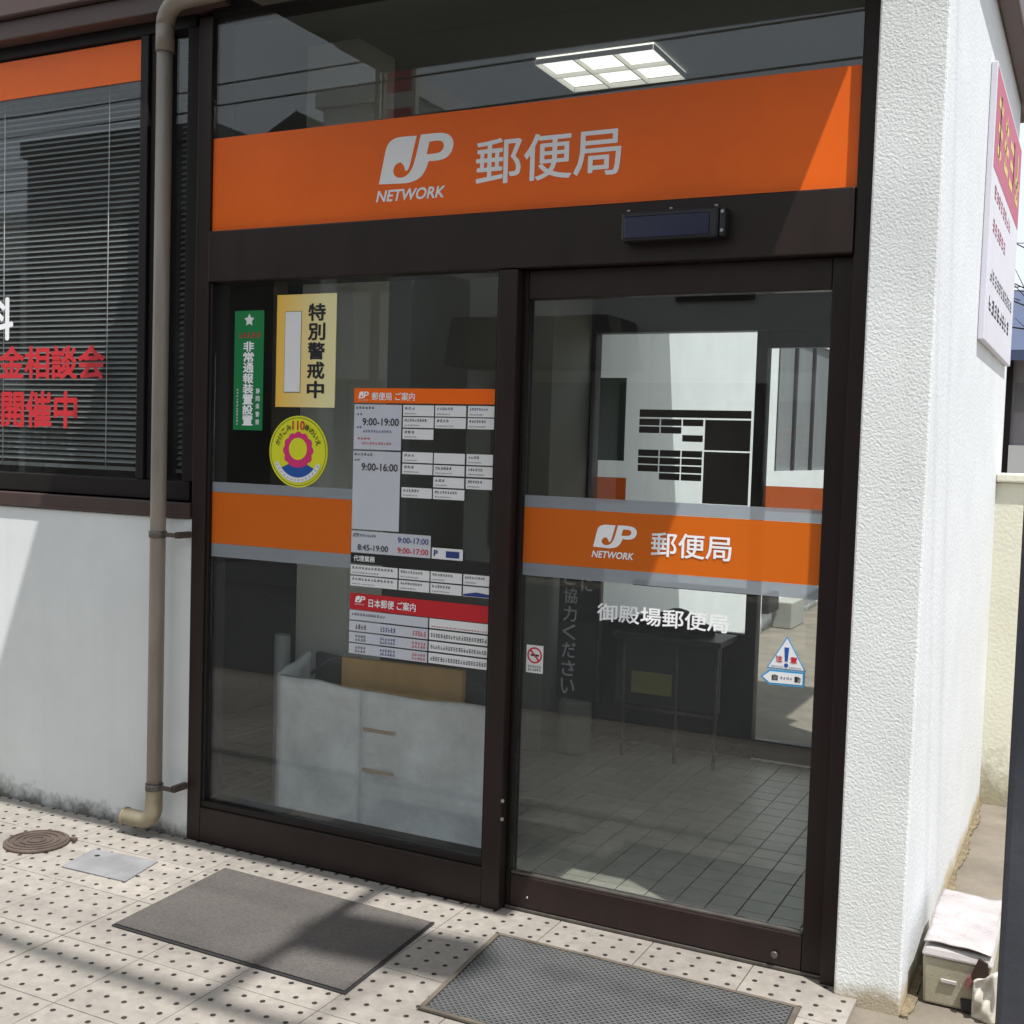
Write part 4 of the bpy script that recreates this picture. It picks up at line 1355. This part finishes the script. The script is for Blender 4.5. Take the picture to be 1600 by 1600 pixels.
nh = empty('neighbour_house', (4.5, 13, 0), 'grey house with dark blue roof beyond the low wall', 'house')
HW = mat('house_grey_wall', srgb(150, 146, 152), 0.8, noise=0.1)
box('wall', 2.02, 9.0, 12.0, 18, -0.02, 2.9, HW, nh)
BR = mat('blue_roof_tile', srgb(62, 74, 104), 0.5, noise=0.25, scale=6)
bm = bmesh.new()
a = [bm.verts.new(p) for p in ((1.55, 11.3, 2.72), (9.6, 11.3, 2.72), (9.6, 15, 3.9), (1.55, 15, 3.9), (1.55, 18.7, 2.72), (9.6, 18.7, 2.72))]
b = [bm.verts.new(v.co + Vector((0, 0, 0.12))) for v in a]
for q in ((0, 1, 2, 3), (3, 2, 5, 4)):
    bm.faces.new([a[i] for i in q][::-1]); bm.faces.new([b[i] for i in q])
for i, j in ((0, 1), (1, 2), (2, 5), (5, 4), (4, 3), (3, 0)):
    bm.faces.new((a[i], a[j], b[j], b[i]))
finish(bm, 'roof', BR, nh)
box('corner_post', 1.93, 2.019, 11.93, 12.05, -0.02, 2.85, BRONZE_D, nh)
box('window', 2.06, 3.2, 11.97, 11.999, 2.15, 2.5, GLASS, nh)
box('window_shade', 2.06, 3.2, 12.0005, 12.01, 2.15, 2.5, mat('dark_green_blind', srgb(40, 56, 46), 0.7), nh)
box('foundation', 2.02, 9.0, 11.9, 11.999, -0.02, 1.75, mat('white_foundation', (0.8, 0.8, 0.8), 0.7), nh)
tr = empty('bare_tree', (2.6, 9.5, 0), 'thin bare tree whose twigs show beside the sign board', 'tree')
TRK = mat('bark', srgb(62, 54, 48), 0.9, noise=0.3)
bm = bmesh.new()
ring_tube(bm, [(3.0, 9.5, -0.02), (2.98, 9.5, 1.5), (2.9, 9.5, 2.8), (2.85, 9.5, 3.6)], [0.09, 0.07, 0.05, 0.03], 8)
finish(bm, 'trunk', TRK, tr)
bm = bmesh.new()
rnd = random.Random(5)
for k in range(46):
    z = rnd.uniform(2.6, 3.7); d = Vector((rnd.uniform(-1, 1), rnd.uniform(-1, 1), rnd.uniform(0.1, 0.9))).normalized()
    L = rnd.uniform(0.6, 1.25)
    p0 = Vector((2.88, 9.5, z)); p1 = p0 + d * L * 0.5 + Vector((0, 0, 0.05)); p2 = p0 + d * L + Vector((rnd.uniform(-.1, .1), 0, rnd.uniform(-.1, .2)))
    ring_tube(bm, [p0, p1, p2], [0.014, 0.009, 0.004], 5, cap=False)
    for q in range(5):
        s0 = p0.lerp(p2, rnd.uniform(0.3, 1)); e = s0 + Vector((rnd.uniform(-.25, .25), rnd.uniform(-.25, .25), rnd.uniform(-.05, .25)))
        ring_tube(bm, [s0, e], [0.006, 0.003], 4, cap=False)
finish(bm, 'crown', TRK, tr)

# ------------------------------------------------------------------ across the street (seen mirrored in the glass)
def facing_house(name, x0, x1, y, h, m, label, wins, roofm=None, roof_h=0.0, seed=0, depth=6):
    e = empty(name, ((x0 + x1) / 2, y, 0), label, 'building')
    box('wall', x0, x1, y - depth, y, -0.02, h, m, e)
    for (a, b, c, d) in wins:
        f = box('window', a, b, y + 0.002, y + 0.05, c, d, BRONZE_D, e, bev=0.01)
        box('pane', a + 0.06, b - 0.06, y + 0.051, y + 0.056, c + 0.06, d - 0.06, mat('dark_pane', (0.02, 0.025, 0.03), 0.1), f)
    if roofm:
        prism('roof', [(x0 - 0.4, h), (x1 + 0.4, h), (x1 + 0.4, h + 0.12), ((x0 + x1) / 2, h + roof_h), (x0 - 0.4, h + 0.12)], y - depth - 0.4, y + 0.5, roofm, e)
    else:
        box('parapet', x0 - 0.08, x1 + 0.08, y - depth - 0.05, y + 0.08, h + 0.001, h + 0.25, m, e)
    return e


DKB = mat('dark_grey_render', srgb(92, 94, 98), 0.85, noise=0.1, scale=1)
LTB = mat('pale_render', srgb(206, 208, 208), 0.85, noise=0.08, scale=1)
WHB = mat('white_render', srgb(226, 226, 220), 0.85, noise=0.08, scale=1)
TNB = mat('tan_render', srgb(170, 160, 142), 0.85, noise=0.1, scale=1)
facing_house('shop_house', -12.6, -8.9, -10, 5.9, DKB, 'dark grey shop house across the street', [(-12.2, -10.9, 3.2, 4.9), (-10.5, -9.3, 3.2, 4.9), (-12.2, -9.3, 0.2, 2.5)])
facing_house('gabled_house', -8.4, -6.9, -11, 5.6, TNB, 'narrow tan house with dark pitched roof across the street', [(-8.1, -7.2, 3.2, 4.4)], mat('dark_roof', (0.03, 0.03, 0.035), 0.7), 0.7)
facing_house('pale_house', -6.8, -5.3, -10, 6.1, LTB, 'pale grey narrow building across the street', [(-6.5, -5.7, 3.6, 4.8), (-6.5, -5.7, 0.3, 2.4)])
facing_house('white_shop', -4.7, 4.6, -10.5, 5.1, WHB, 'long white shop building across the street', [(-4.3, -2.9, 0.2, 2.4), (-2.5, -0.6, 0.2, 2.4), (0.2, 3.8, 0.2, 2.4), (-1.8, -0.8, 3.4, 4.4), (1.4, 2.6, 3.4, 4.4)])
facing_house('grey_block', 5.4, 16, -11, 6.4, DKB, 'wide dark grey block across the street', [(6, 8, 0.2, 2.4), (9, 11, 0.2, 2.4), (6, 8, 3.4, 4.8), (9, 11, 3.4, 4.8)])
facing_house('far_block', -26, -13.4, -11.5, 5.2, LTB, 'pale long block down the street', [(-25, -22, 3, 4.4), (-21, -18, 3, 4.4), (-17, -14.5, 3, 4.4), (-25, -22, 0.2, 2.3), (-17, -14.5, 0.2, 2.3)])
sg = empty('street_sign_board', (-5.1, -9.3, 0), 'upright white shop sign on a pole across the street', 'sign')
tube('pole', [(-5.42, -9.3, -0.02), (-5.42, -9.3, 6.6)], 0.06, STEEL, sg, 10)
box('board', -5.34, -4.86, -9.36, -9.26, 4.7, 6.5, mat('sign_face_cream', srgb(214, 206, 192), 0.6), sg, bev=0.01)
box('red_panel', -5.28, -4.92, -9.2595, -9.254, 5.95, 6.35, REDST, sg)
box('red_panel', -5.28, -4.92, -9.2595, -9.254, 5.3, 5.75, REDST, sg)
aw = empty('shop_awning', (-3.6, -9.6, 2.6), 'dark sloping awning on the white shop across the street', 'awning')
prism('canvas', [(-4.5, 2.55), (-2.2, 2.55), (-2.3, 3.15), (-4.4, 3.15)], -10.46, -9.5, mat('dark_canvas', srgb(70, 70, 66), 0.9, noise=0.2), aw)
# utility pole and cables (their shadows fall on the pavement)
CAB = mat('cable_black', srgb(28, 28, 30), 0.6)
up_ = empty('utility_pole', (9.5, -2.35, 0), 'grey concrete utility pole at the kerb', 'utility pole')
bm = bmesh.new(); ring_tube(bm, [(9.5, -2.35, -0.02), (9.5, -2.35, 5), (9.5, -2.35, 10.5)], [0.17, 0.15, 0.12], 20)
finish(bm, 'shaft', mat('pole_concrete', srgb(150, 148, 142), 0.9, noise=0.1), up_)
box('cross_arm', 9.44, 9.56, -3.3, -1.4, 10.25, 10.35, STEEL, up_)
box('telephone_bracket', 9.45, 9.55, -3.05, -2.2, 8.68, 8.74, STEEL, up_)
up2 = empty('utility_pole', (-19.5, -2.35, 0), 'second grey concrete utility pole far down the kerb', 'utility pole')
bm = bmesh.new(); ring_tube(bm, [(-19.5, -2.35, -0.02), (-19.5, -2.35, 5), (-19.5, -2.35, 10.5)], [0.17, 0.15, 0.12], 20)
finish(bm, 'shaft', MATS['pole_concrete'], up2)
box('cross_arm', -19.56, -19.44, -3.3, -1.4, 10.25, 10.35, STEEL, up2)
box('telephone_bracket', -19.55, -19.45, -3.05, -2.2, 8.68, 8.74, STEEL, up2)


def cable(z, y, r, sag, label, x0=-19.5, x1=9.5):
    pts = []
    for k in range(25):
        u = k / 24
        pts.append((x0 + (x1 - x0) * u, y, z - sag * 4 * u * (1 - u)))
    o = tube('street_cable', pts, r, CAB, None, 8)
    tag(o, label, 'cable', 'street cables')


cable(8.75, -2.98, 0.036, 0.25, 'thick black telephone cable strung between the poles, lowest of them')
for k, y in enumerate((-3.1, -2.7, -1.9, -1.6)):
    cable(10.35, y, 0.006, 0.4, ['thin black power line at the street end of the cross arm', 'thin black power line second from the street end of the cross arm', 'thin black power line second from the building end of the cross arm', 'thin black power line at the building end of the cross arm'][k])
for k, (x, y, z) in enumerate(((-30, -7.5, 4.9), (-30, -7.7, 5.25), (-30, -7.5, 5.6), (-30, -7.9, 6.0))):
    o = tube('street_cable', [(-40, y, z), (-10, y, z - 0.2), (12, y, z + 0.1), (40, y, z)], 0.012, CAB, None, 6)
    tag(o, ['lowest black cable along the far side of the street', 'black cable next above the lowest on the far side of the street', 'black cable next below the topmost on the far side of the street', 'topmost black cable along the far side of the street'][k], 'cable', 'street cables')
o = tube('service_cable', [(4.02, -2.98, 8.53), (3.9, -2.8, 8.1), (2.95, -1.7, 5.6), (2.45, -0.3, 4.35), (2.4, -0.05, 4.2)], 0.026, CAB, None, 8)
tag(o, 'black service cable dropping from the street line to the post office', 'cable')
cl = empty('mat_shade_box', (4.15, -2.3, 8.2), 'unseen black box added beside the telephone cable to shade the mats', 'blocker')  # box added out of view so a broad shadow falls around the mats
bm = bmesh.new(); ring_tube(bm, [(3.88, -2.36, 8.2), (3.94, -2.36, 8.2), (4.42, -2.3, 8.2), (4.48, -2.3, 8.2)], [0.07, 0.15, 0.15, 0.07], 16)
finish(bm, 'shell', CAB, cl)
for x in (4.0, 4.36):
    tube('hanger', [(x, -2.36, 8.33), (x, -2.7, 8.48), (x, -2.98, 8.52)], 0.012, STEEL, cl, 6)
